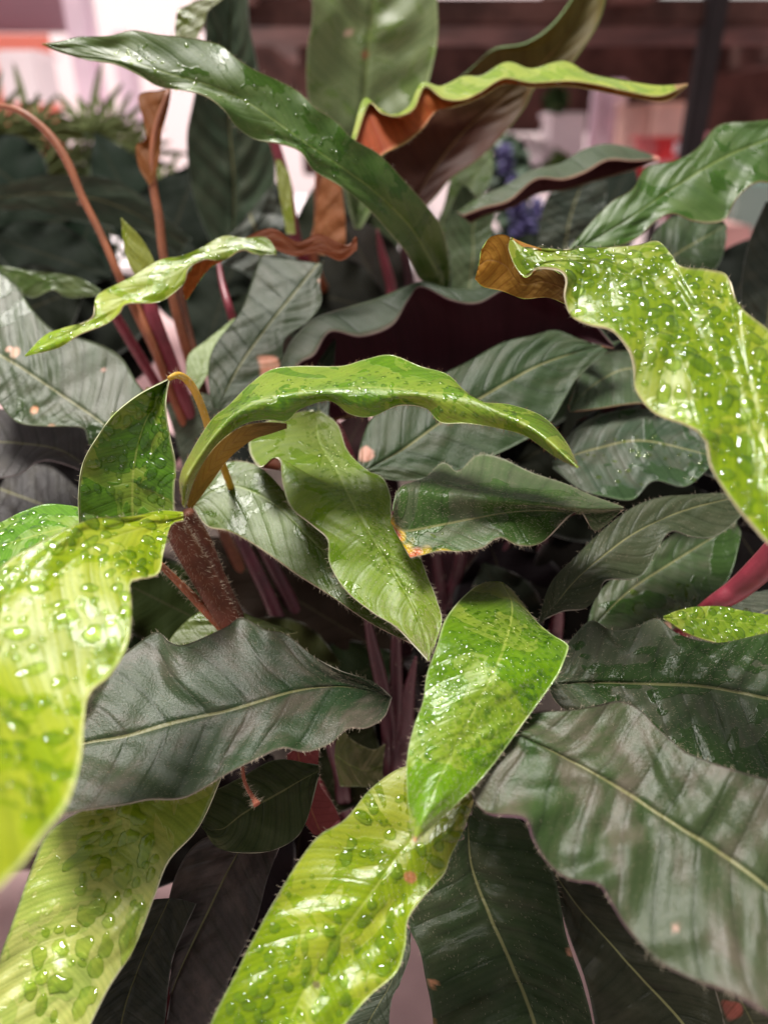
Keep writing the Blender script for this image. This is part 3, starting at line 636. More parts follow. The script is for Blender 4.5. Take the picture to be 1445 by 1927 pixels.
leaf('L', [[(742,975),(765,955),(795,912),(832,872),(862,888),(897,857),(940,862),(1000,890),(1060,910),(1110,932),(1172,955)],
           [(738,968),(748,925),(775,914),(820,920),(870,926),(920,932),(970,938),(1020,944),(1070,950),(1110,955),(1172,957)],
           [(738,988),(762,1000),(800,995),(850,985),(900,975),(950,966),(1000,962),(1050,962),(1090,965),(1130,965),(1172,958)],
           [(772,1050),(790,1046),(828,1037),(865,1038),(905,1032),(940,1012),(975,1026),(1020,1020),(1085,962),(1120,998),(1172,959)]],
     .352, (0,-.4,.9), top=(.05,.09,.03), under=(.05,.012,.016), mat_=M_SLICK, mid=2, label='dark green folded leaf with a ragged red and yellow tip', hair=2200, edge_hair=350, rim=(.3,.26,.2), anchor=(950,960),
     side=(.02,-.012,0,0), res=(170,44), damage=[(730,1003,32,(.5,.31,.01)),(772,1062,42,(.5,.31,.01)),(835,1050,20,(.5,.31,.01)),(733,1022,28,(.42,.08,.03)),(768,1066,35,(.42,.07,.03))], drops=dict(n=60, r=(.0003,.0009), zone=[(800,1000,80,40),(1060,960,60,40)]))
leaf('M', [[(962,447),(985,465),(1040,470),(1100,468),(1165,465),(1200,462),(1236,455),(1262,480),(1280,502),(1330,508),(1366,518),(1380,555),(1395,582),(1445,622),(1530,690)],
           [(962,450),(1040,480),(1130,492),(1200,520),(1255,560),(1300,610),(1345,680),(1395,760),(1440,850),(1510,1000)],
           [(962,447),(958,470),(972,505),(990,520),(1010,505),(1050,508),(1065,525),(1062,560),(1075,595),(1110,612),(1150,622),(1180,655),(1192,690),(1196,735),(1232,778),(1290,800),(1325,825),(1338,880),(1375,940),(1420,995),(1445,1022),(1510,1080)]],
     .292, (-.1,-.55,.83), top=[(.15,.22,.006),(.19,.27,.006),(.24,.32,.008)], under=(.3,.14,.02), mat_=M_LIME, label='large lime leaf covered in big water beads at the right edge', anchor=(1290,600),
     drops=dict(n=300, r=(.0009,.0038), clump=.3, bias=2.2), edge_hair=200, rim=(.65,.6,.4), res=(150,60), quilt=.001, thick=.0009, ruff=1.1)
leaf('M2', [[(1062,520),(1020,500),(985,520),(962,450),(925,445),(905,470)], [(1065,545),(1020,530),(980,535),(950,500),(920,490),(900,500)], [(1070,575),(1030,560),(985,562),(945,548),(910,540),(893,525)]],
     .335, (0,-.9,.3), top=LIME, under=[(.09,.05,.015),(.22,.12,.02),(.35,.17,.02)], mat_=M_GREEN, face='under', label='orange brown underside where the large lime leaf rolls back', thick=.0006, ruff=.4)
leaf('N', [[(1248,1160),(1290,1145),(1350,1141),(1400,1150),(1460,1160)], [(1248,1162),(1320,1165),(1390,1172),(1470,1178)], [(1248,1164),(1300,1195),(1365,1212),(1420,1200),(1470,1200)]],
     .375, T, top=(.17,.25,.02), mat_=M_LIME, label='small lime leaf tip with round beads above the dark leaf', drops=dict(n=34, r=(.0012,.0032), clump=0, bias=1.2, blob=.05), rim=(.3,.34,.1))
leaf('Tt', [[(1010,1180),(1035,1100),(1080,1050),(1130,1000),(1190,955),(1250,935),(1320,930),(1400,925)], [(1020,1170),(1075,1100),(1130,1050),(1200,1000),(1290,960),(1410,930)],
           [(1025,1165),(1060,1150),(1100,1145),(1125,1120),(1140,1092),(1190,1090),(1215,1075),(1235,1035),(1262,1000),(1300,1010),(1345,1010),(1390,975),(1415,940)]],
     .40, (0,-.5,.86), top=(.032,.042,.02), mat_=M_DARK, label='dull dark leaf with a wavy edge above its wetter neighbour', hair=300, edge_hair=80, quilt=.0014)
leaf('U', [[(1100,1190),(1130,1110),(1220,1040),(1300,985),(1385,965)], [(1105,1190),(1180,1115),(1270,1055),(1385,985)], [(1110,1200),(1180,1195),(1260,1185),(1330,1135),(1372,1085),(1392,1010),(1388,990)]],
     .43, (0,-.5,.86), top=(.028,.055,.016), mat_=M_SLICK, label='dark wet leaf with puddles of water', drops=dict(n=16, r=(.002,.006), zone=[(1250,1140,80,40)], blob=.5, flat=.2), quilt=.0014)
leaf('V2', [[(1445,1110),(1400,1120),(1340,1150),(1300,1180)], [(1500,1120),(1440,1150),(1390,1170),(1310,1200)], [(1520,1200),(1445,1200),(1400,1210),(1340,1215)]], .40, T, top=(.05,.06,.045), mat_=M_DARK, label='grey leaf under the red stalk')
leaf('W', [[(672,885),(680,830),(705,780),(760,740),(830,705),(880,680),(945,645),(1000,632),(1045,622),(1095,640),(1140,652),(1170,640)],
           [(680,890),(760,845),(830,795),(920,740),(1010,690),(1090,662),(1170,640)],
           [(690,895),(760,905),(830,895),(900,870),(975,835),(1030,800),(1065,745),(1085,712),(1120,680),(1170,640)]],
     .44, (0,-.55,.83), top=(.022,.042,.015), mat_=M_DARK, label='greyish green leaf passing behind the arching one', quilt=.002, hair=300, anchor=(920,740), damage=[(690,858,16,(.4,.2,.15))])
leaf('X', [[(1040,870),(1070,820),(1120,785),(1200,770),(1290,790),(1345,850)], [(1040,870),(1120,845),(1210,830),(1345,860)], [(1040,880),(1090,920),(1140,935),(1190,940),(1230,905),(1290,915),(1345,870)]],
     .45, (0,-.5,.86), top=(.03,.055,.03), mat_=M_SLICK, label='dark wet leaf behind the tip of the arching leaf', drops=dict(n=40, r=(.0006,.0018), zone=[(1200,880,120,60)]))
leaf('X2', [[(1190,770),(1100,790),(1080,800),(1060,850)], [(1340,760),(1220,760),(1140,770),(1060,850)], [(1345,900),(1200,850),(1140,860),(1060,850)]], .48, T, top=(.025,.035,.02), mat_=M_DARK)
leaf('Y', [[(1190,660),(1140,665),(1095,700),(1070,760)], [(1210,690),(1160,700),(1110,730),(1070,770)], [(1240,760),(1190,760),(1120,770),(1072,775)]], .47, T, top=(.04,.065,.03), mat_=M_DARK, label='small dark leaf with a tan edge', rim=(.3,.17,.1))
leaf('Z', [[(600,800,.05),(640,790,.05),(680,780,.05),(720,770,.05),(760,760,.05),(800,750,.05),(840,745,.05),(880,740,.05),(920,720,.05),(960,700,.05),(1010,680,.04),(1060,660,.03),(1110,652,.01),(1155,656)],
           [(540,760,.02),(580,735,.03),(630,700,.035),(680,670,.035),(730,650,.035),(770,630,.035),(810,620,.035),(850,620,.035),(900,625,.035),(940,620,.035),(1000,600,.03),(1060,600,.02),(1110,615,.01),(1153,650)],
           [(510,740),(540,660),(565,625),(600,598),(655,578),(715,560),(765,542),(800,536),(850,545),(900,546),(955,538),(1010,548),(1080,562),(1152,645)],
           [(535,760,-.012),(560,690,-.012),(592,668,-.012),(622,625,-.012),(680,634,-.014),(738,613,-.012),(768,565,-.006),(792,540,-.002),(850,566,-.01),(900,571,-.01),(958,543,-.004),(1020,556,-.002),(1080,570,-.002),(1153,650)]],
     .47, (0,-.6,.8), top=(.022,.036,.018), under=(.03,.005,.009), mat_=M_DARK, mid=0, face='under', label='arched leaf showing its dark maroon underside below a ruffled rim', res=(170,20), anchor=(800,560), ruff=0, rim=(.16,.08,.09), quilt=0)
leaf('Z2', [[(615,800,.0),(622,740),(628,690),(632,640)],[(600,800),(600,745),(608,690),(630,640)],[(560,780,-.006),(575,730),(600,680),(628,640)]], .455, T2, top=(.03,.045,.028), mat_=M_DARK)
leaf('MM', [[(400,770),(392,700),(405,650),(450,590),(470,540),(490,480)], [(410,770),(445,700),(500,620),(560,545),(600,495)], [(415,775),(480,750),(530,700),(535,640),(580,605),(604,570),(602,530),(608,490)]],
     .48, (0,-.6,.8), top=(.022,.036,.014), mat_=M_DARK, label='upright dark leaf behind the centre with a faint midrib', anchor=(500,640), quilt=.0016, damage=[(505,688,24,(.45,.2,.13))])
leaf('KK', [[(300,760),(262,725),(235,680),(205,655),(150,635),(100,620),(60,580),(30,535),(-10,505),(-60,500)], [(215,825),(190,795),(110,740),(20,680),(-60,640)], [(215,830),(172,838),(160,808),(130,802),(85,802),(30,792),(-20,735),(-60,710)]],
     .44, (.1,-.55,.83), top=[(.03,.055,.018),(.04,.062,.024)], mat_=M_SLICK, label='broad grey green leaf at the left edge with tan spots', anchor=(110,740), quilt=.0012, damage=[(66,772,8,(.6,.28,.15)),(98,808,10,(.5,.25,.15)),(196,697,6,(.6,.35,.3)),(30,665,10,(.5,.3,.2))])
leaf('LL', [[(190,900),(150,800),(90,780),(0,770),(-60,760)], [(190,900),(120,850),(40,835),(-60,830)], [(190,900),(110,870),(70,870),(30,895),(-60,905)]], .46, T, top=(.045,.04,.04), mat_=M_DARK, label='purplish dark leaf low at the left edge', ruff=1.3)
leaf('LL2', [[(220,960),(150,920),(100,880),(40,870)], [(240,1000),(150,980),(80,950),(0,920)], [(260,1040),(150,1040),(60,1010),(0,1000)]], .50, T, top=(.015,.012,.012), mat_=M_DARK)
leaf('II', [[(520,470),(500,448),(460,448),(420,445),(375,468),(340,482),(300,490),(250,520),(195,548),(180,565),(172,600),(120,618),(85,632),(48,670)],
            [(520,475),(440,465),(370,490),(300,530),(240,560),(190,592),(120,632),(48,670)],
            [(520,480),(480,478),(455,470),(420,490),(385,488),(355,505),(345,535),(300,568),(240,572),(225,590),(200,610),(150,630),(110,655),(48,670)]],
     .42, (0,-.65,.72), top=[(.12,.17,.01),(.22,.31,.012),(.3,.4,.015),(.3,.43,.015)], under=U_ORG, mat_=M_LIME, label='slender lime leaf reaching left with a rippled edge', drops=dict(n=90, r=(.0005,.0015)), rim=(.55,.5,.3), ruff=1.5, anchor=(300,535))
leaf('II2', [[(670,445),(650,462),(600,440),(560,455),(510,430),(455,450)], [(672,450),(640,475),(600,455),(560,468),(510,445),(450,462)], [(672,470),(640,490),(600,475),(555,482),(500,465),(440,475)]],
     .45, (0,-.7,.6), top=U_ORG, under=(.22,.06,.02), mat_=M_GREEN, face='under', label='orange brown underside ripple behind the slender lime leaf', ruff=.5)
leaf('II3', [[(345,545),(352,520),(372,492),(400,482)],[(348,560),(362,530),(385,500),(410,486)],[(352,566),(375,530),(395,505),(420,490)]], .43, (0,-.9,.2), under=(.35,.1,.02), face='under')
leaf('JJ', [[(285,560),(245,500),(232,450),(229,410)], [(285,560),(265,500),(245,455),(229,410)], [(300,560),(293,500),(268,450),(229,410)]], .46, ST, top=(.22,.25,.03), mat_=M_GREEN, label='yellow green pointed leaf tip standing among the stalks')
leaf('GL', [[(350,720),(355,670),(390,640),(440,600)], [(360,730),(385,680),(415,640),(448,600)], [(370,740),(400,690),(430,640),(450,605)]], .5, T2, top=(.13,.2,.03), mat_=M_GREEN, label='small soft green leaf behind the pink stalks')
leaf('GK', [[(310,760),(330,820),(350,900),(370,960)], [(380,740),(390,820),(390,900),(380,980)], [(440,760),(440,820),(420,900),(400,980)]], .52, ST, top=(.07,.085,.06), mat_=M_DARK, label='pale grey leaf behind the yellow stalk')
# --- upper
leaf('AA', [[(842,545),(845,500),(830,430),(800,385),(760,340),(712,290),(665,262),(628,225),(596,205),(560,172),(520,150),(480,132),(448,112),(420,88),(390,78),(345,70),(300,66),(250,58),(205,68),(150,70),(115,78),(80,83)],
            [(838,545),(810,490),(770,425),(710,365),(650,320),(590,280),(520,230),(460,190),(390,160),(320,140),(250,118),(170,98),(80,83)],
            [(834,545),(790,525),(768,480),(735,440),(690,390),(640,350),(590,320),(565,285),(525,270),(480,262),(445,238),(420,205),(385,180),(345,170),(300,163),(260,140),(215,120),(165,113),(120,100),(80,83)]],
     .425, (.1,-.85,.55), top=[(.035,.07,.012),(.04,.10,.012),(.05,.11,.015),(.055,.10,.02),(.07,.12,.02)], under=(.3,.12,.05), mat_=M_GREEN, label='long dark green leaf arching up to the left above the others', bend=(.08,.015,0,0,.01), anchor=(500,215), ruff=1.4, quilt=.0006,
     drops=dict(n=110, r=(.0006,.0017), urange=(.2,.85)), rim=(.35,.38,.22), res=(160,48), edge_hair=300, hair=600, damage=[(82,84,10,(.5,.25,.1))])
leaf('BB', [[(668,430),(640,330),(600,250),(580,180),(578,100),(588,30),(590,-90),(640,-260)], [(672,430),(676,330),(680,230),(690,120),(700,20),(708,-90),(715,-270)], [(678,430),(740,330),(782,260),(800,180),(822,80),(822,0),(815,-100),(760,-260)]],
     .62, (0,-.93,.35), top=[(.10,.14,.06),(.15,.2,.08),(.14,.185,.09)], mat_=M_GREEN, label='tall pale green leaf standing upright at the top', anchor=(685,180), damage=[(688,104,9,(.3,.09,.05)),(655,62,9,(.5,.35,.28))], quilt=.003, nq=6, dome=-.012)
leaf('CC', [[(425,500),(385,430),(360,350),(352,260),(362,200),(385,90),(388,30),(410,-60)], [(432,500),(440,420),(440,330),(432,230),(432,130),(435,40),(440,-60)], [(440,500),(480,430),(512,370),(518,300),(500,200),(482,110),(468,30),(470,-60)]],
     .68, (0,-.93,.35), top=(.035,.055,.032), mat_=M_DARK, label='tall grey green leaf behind the arching one, with herringbone veins', quilt=.004, nq=9, anchor=(436,280), dome=-.01)
leaf('CC2', [[(500,560),(470,520),(430,500),(385,500)], [(520,520),(500,470),(480,430),(470,400)], [(560,560),(560,500),(540,420),(510,350)]], .66, ST, top=(.045,.055,.045), mat_=M_DARK)
leaf('DD', [[(770,400),(715,330),(722,290),(750,262),(790,240),(812,195),(850,160),(890,125),(930,92),(990,80),(1040,45),(1080,-10),(1100,-60)], [(780,400),(790,360),(830,300),(880,240),(940,190),(1000,140),(1070,60),(1130,-60)],
            [(790,400),(820,370),(850,335),(900,300),(945,255),(985,205),(1010,160),(1060,135),(1100,85),(1130,30),(1150,-60)]],
     .60, (0,-.9,.4), under=[(.035,.012,.007),(.06,.018,.008),(.09,.065,.012),(.13,.11,.03)], top=GREEN, mat_=M_GREEN, face='under', label='upright leaf seen from behind, maroon below and olive above', anchor=(890,230), quilt=.002, dome=-.008)
leaf('DD2', [[(790,470),(830,400),(850,330),(880,285)], [(820,470),(860,400),(890,340),(915,285)], [(850,470),(900,380),(925,330),(925,280)]], .66, ST, top=(.14,.19,.10), mat_=M_GREEN, label='pale green leaf behind the maroon one')
leaf('DD3', [[(740,420),(700,380),(680,300),(720,260)], [(760,420),(760,360),(770,300),(790,250)], [(780,420),(810,340),(810,280),(830,230)]], .7, ST, top=(.11,.15,.08), mat_=M_GREEN)
leaf('EE', [[(705,305,.012),(722,290,.012),(745,278,.012),(768,265,.012),(797,240,.012),(820,210,.012),(850,202,.01),(880,193,.01),(910,180,.01),(950,158,.01),(1000,164,.01),(1070,162,.01),(1120,170,.01),(1180,182,.01),(1250,190,.006),(1292,162)],
           [(664,262,.0),(688,192),(715,205),(742,217),(772,200),(798,158),(830,163),(870,145),(905,143),(955,118),(1000,130),(1060,116),(1110,140),(1170,152),(1240,162),(1293,158)],
           [(668,266,-.006),(694,196,-.006),(718,212,-.01),(748,219,-.012),(778,205,-.01),(800,163,-.004),(835,186,-.01),(872,188,-.01),(905,173,-.01),(948,148,-.008),(1000,156,-.01),(1070,153,-.01),(1120,159,-.01),(1180,172,-.01),(1240,181,-.006),(1293,160)]],
     .50, (0,-.5,.8), top=[(.26,.34,.06),(.26,.36,.04),(.26,.35,.03)], under=[(.30,.06,.02),(.34,.11,.02),(.3,.16,.03)], mat_=M_LIME, mid=0, face='under', label='twisted lime leaf with an orange underside and a dry brown tip', anchor=(950,140), ruff=0, res=(170,20), quilt=0,
     edge_hair=420, damage=[(1290,158,22,(.35,.16,.09))], rim=(.5,.45,.15))
leaf('FF', [[(1065,475),(1110,420),(1150,380),(1190,355),(1215,315),(1270,302),(1310,280),(1345,240),(1375,230),(1420,228),(1520,215)],
            [(1070,478),(1170,420),(1270,352),(1360,298),(1445,262),(1520,230)],
            [(1075,482),(1130,475),(1195,450),(1235,415),(1265,402),(1300,415),(1335,420),(1365,412),(1385,375),(1420,345),(1460,345),(1530,340)]],
     .48, (-.1,-.65,.75), top=(.04,.09,.015), under=(.03,.02,.015), mat_=M_GREEN, label='large deep green leaf with a yellow midrib at the upper right', anchor=(1270,355), quilt=.0018, ruff=1.2, rim=(.2,.14,.1), hair=300)
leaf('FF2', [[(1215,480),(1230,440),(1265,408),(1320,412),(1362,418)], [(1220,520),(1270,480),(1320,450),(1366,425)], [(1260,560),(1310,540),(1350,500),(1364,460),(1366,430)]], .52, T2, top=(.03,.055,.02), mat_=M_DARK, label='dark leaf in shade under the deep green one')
leaf('GG', [[(885,420,.02),(915,405,.02),(965,390,.02),(1012,365,.02),(1062,358,.02),(1105,345,.02),(1150,332,.02),(1195,318,.01),(1240,302)],
           [(860,400,.01),(900,372),(945,352),(1000,322),(1055,308),(1095,283),(1140,272),(1190,280),(1240,297)],
           [(872,406,-.008),(910,392,-.008),(958,378,-.008),(1008,338,-.008),(1060,338,-.01),(1100,325,-.01),(1142,302,-.01),(1190,303,-.006),(1240,300)]],
     .56, (0,-.6,.8), top=(.045,.065,.035), under=(.05,.015,.015), mat_=M_DARK, mid=0, face='under', label='wavy grey green leaf with a pink rim and upturned tip', ruff=0, res=(120,18), anchor=(1050,325), rim=(.5,.25,.2), quilt=0, damage=[(1240,298,14,(.5,.22,.18))])
leaf('HH', [[(1010,480),(1015,420),(1030,370),(1060,340)], [(1060,480),(1070,420),(1085,370),(1100,340)], [(1110,480),(1130,420),(1140,370),(1140,340)]], .66, ST, top=(.03,.04,.03), mat_=M_DARK, label='dark upright leaf beyond the wavy grey one')
leaf('HH2', [[(850,560),(845,480),(840,420),(870,350),(900,380)], [(880,560),(890,480),(890,430),(905,390),(925,400)], [(920,560),(935,500),(925,440),(930,400),(935,380)]], .6, ST, top=(.05,.075,.035), mat_=M_DARK, label='narrow dark leaf right of the arching base')
leaf('PP', [[(1390,620),(1395,520),(1410,450),(1440,380)], [(1440,640),(1450,540),(1460,450),(1480,380)], [(1520,640),(1530,540),(1530,450),(1520,380)]], .5, ST, top=(.03,.04,.03), mat_=M_DARK, label='dark leaf at the right edge beyond the big lime one')
leaf('QQ', [[(-40,360),(60,335),(150,330),(230,345),(300,400),(360,450)], [(-40,380),(60,365),(160,370),(250,400),(350,460)], [(-40,400),(60,395),(120,410),(200,425),(280,440),(340,480)]], .66, (0,-.95,.2), top=(.03,.045,.028), mat_=M_DARK, label='blurred grey leaf behind the orange stalks')
leaf('QL', [[(190,545),(140,520),(60,510),(0,500),(-60,495)], [(190,550),(120,535),(50,520),(-60,510)], [(190,555),(130,560),(100,545),(60,560),(20,540),(-60,530)]], .52, ST, top=(.08,.12,.04), mat_=M_GREEN, label='small olive leaf with brown nicks at the left', ruff=1.3)
leaf('SP', [[(290,340),(300,300),(305,250),(318,200),(322,170)], [(286,345),(285,300),(290,250),(300,210),(320,165)], [(282,350),(262,315),(257,275),(275,260),(270,225),(262,180),(300,170),(322,165)]], .52, ST, top=(.18,.10,.02), under=(.2,.07,.015), mat_=M_GREEN, face='under', label='curled brown leaf blade on a thin orange stalk')
leaf('SP2', [[(330,70),(330,50),(335,20),(345,15)], [(345,72),(350,50),(360,20),(375,0)], [(370,75),(385,40),(392,20),(430,-10)]], .54, ST, top=(.13,.15,.03), mat_=M_GREEN, label='small olive leaf above the arching leaf')
leaf('SP3', [[(520,300),(522,340),(530,390),(540,440)], [(524,300),(530,340),(540,390),(550,440)], [(528,300),(545,330),(550,380),(556,440)]], .55, ST, top=(.2,.22,.04), mat_=M_GREEN, label='thin yellow green leaf blade in the bright gap')
leaf('SP4', [[(590,470),(592,420),(598,370),(606,330)], [(610,480),(615,420),(620,370),(625,330)], [(650,470),(650,420),(645,370),(640,340)]], .58, ST, top=(.08,.12,.04), under=(.25,.09,.03), mat_=M_GREEN, face='under', label='dull leaf with an orange back under the arching one')
leaf('BG1', [[(290,1260),(330,1190),(380,1150),(430,1140)], [(340,1270),(390,1210),(440,1180),(500,1170)], [(400,1270),(460,1230),(520,1200),(560,1190)]], .40, T, top=(.08,.11,.02), mat_=M_GREEN, label='olive green leaf just above the broad dark one')
leaf('BG2', [[(640,1360),(660,1390),(700,1410),(725,1400)], [(630,1420),(660,1440),(690,1450),(720,1440)], [(640,1480),(670,1480),(700,1480),(722,1470)]], .42, ST, top=(.10,.11,.04), mat_=M_GREEN, label='small olive leaf deep inside the plant')
leaf('BG3', [[(540,1420),(545,1470),(555,1520),(590,1570)], [(560,1410),(570,1470),(585,1520),(605,1570)], [(600,1410),(600,1470),(625,1510),(640,1540)]], .40, ST, top=(.12,.02,.025), under=(.13,.03,.03), mat_=M_GREEN, face='under', label='red furled leaf standing below the broad dark one', edge_hair=120)

# stalks
def stalk(pts, rad, m, label=None, hairs=120, **k): return tube('leaf_stalk', pts, rad, m, PLANT, label=label, hairs=hairs, **k)
stalk([(-20,195,.50),(40,210,.49),(95,255,.49),(130,310,.49),(155,370,.49),(190,440,.49),(225,520,.49),(262,600,.5),(310,700,.51),(360,820,.53)], [.0013,.0024,.0028,.0025,.0024,.0027,.0027,.003], M_ST_OR, 'hairy orange stalk bending over at the top left', 350)
stalk([(318,170,.52),(292,250,.52),(288,340,.52),(300,410,.52),(308,480,.52),(330,580,.52),(360,690,.53),(400,800,.55)], [.0014,.0026,.003,.003,.0032,.0034], M_ST_OR, 'straight orange stalk below the curled brown blade', 300)
stalk([(265,520,.5),(290,600,.5),(320,680,.51),(350,760,.52),(390,860,.55)], [.0045,.005,.005,.0045], M_ST_RED, 'thick pink red stalk', 80)
stalk([(215,590,.51),(245,640,.52),(275,690,.53),(330,780,.55)], [.0035,.0035,.0035], M_ST_RED, None, 80)
stalk([(255,570,.5),(285,640,.5),(315,720,.51),(360,830,.53)], [.0028,.0028,.003], M_ST_OR, None, 80)
stalk([(330,500,.53),(350,600,.53),(375,700,.53),(400,800,.55)], [.0025,.0028,.003], M_ST_BRN, None, 80)
stalk([(319,712,.345),(335,706,.35),(352,715,.355),(368,738,.36),(385,780,.365),(400,830,.37),(425,890,.39),(450,960,.43)], [.0012,.0018,.0019,.0019,.0019,.002], M_ST_YEL, 'bent yellow stalk of the short green leaf', 260)
stalk([(408,470,.56),(418,530,.54),(432,580,.53),(445,620,.54),(470,700,.56)], [.001,.0025,.003,.0035], M_ST_RED, None, 60)
stalk([(1475,1020,.37),(1430,1070,.38),(1385,1110,.39),(1340,1140,.40),(1280,1190,.45)], [.0068,.0068,.006,.005,.005], M_ST_RED, 'thick shiny red stalk at the right edge', 0)
# furry sheath stalks in the hollow
stalk([(322,975,.335),(345,1020,.345),(380,1080,.36),(420,1150,.38),(470,1230,.42)], [.004,.0055,.006,.006,.006], M_ST_BRN, 'furry brown stalk of the lime yellow leaf', 900)
stalk([(352,962,.36),(375,1020,.37),(400,1090,.385),(440,1170,.41),(500,1260,.45)], [.003,.006,.007,.007,.006], M_ST_BRN, None, 900)
stalk([(300,1060,.345),(350,1110,.36),(400,1160,.385),(460,1220,.41)], [.0015,.002,.003,.004], M_ST_OR, None, 400)
for (x0, y0, x1, y1, d, m) in ((450,1010,560,1260,.47,M_ST_MAG),(500,1040,600,1260,.49,M_ST_MAG),(420,1000,520,1250,.5,M_ST_BRN),(700,1210,735,1420,.45,M_ST_MAG),(745,1220,735,1450,.47,M_ST_MAG),(770,1300,745,1460,.44,M_ST_MAG),
        (620,1390,650,1520,.44,M_ST_MAG),(920,600,905,700,.55,M_ST_OR),(950,590,930,690,.56,M_ST_RED),(870,1020,840,1140,.5,M_ST_MAG),(940,1060,890,1200,.52,M_ST_MAG),(1020,1030,1000,1180,.52,M_ST_MAG),
        (1050,1140,1030,1220,.48,M_ST_MAG),(720,480,740,600,.62,M_ST_RED),(760,470,770,590,.64,M_ST_MAG),(640,650,600,780,.6,M_ST_MAG),(640,820,680,960,.55,M_ST_RED),(820,1040,825,1180,.5,M_ST_MAG),
        (600,1480,640,1600,.45,M_ST_RED),(535,1560,545,1640,.46,M_ST_MAG),(505,230,560,460,.6,M_ST_RED),(600,340,590,500,.62,M_ST_OR)):
    mx, my = (x0 + x1) / 2 + 6, (y0 + y1) / 2
    stalk([(x0 - (x1 - x0) * .5, y0 - (y1 - y0) * .4, d - .01), (x0, y0, d), (mx, my, d + .01), (x1, y1, d + .02), (740 * .3 + x1 * .7, y1 + 90, d + .08)], [.0008, .0035, .0045, .005, .005], m, None, 60)

stalk([(455,1440,.325),(462,1475,.322),(476,1500,.32),(484,1514,.318)], [.0008,.0008,.001,.0017], plain('dry_tip_skin', (.3,.1,.06), .7, .2), 'small dry orange tip of a broken stalk', 160)
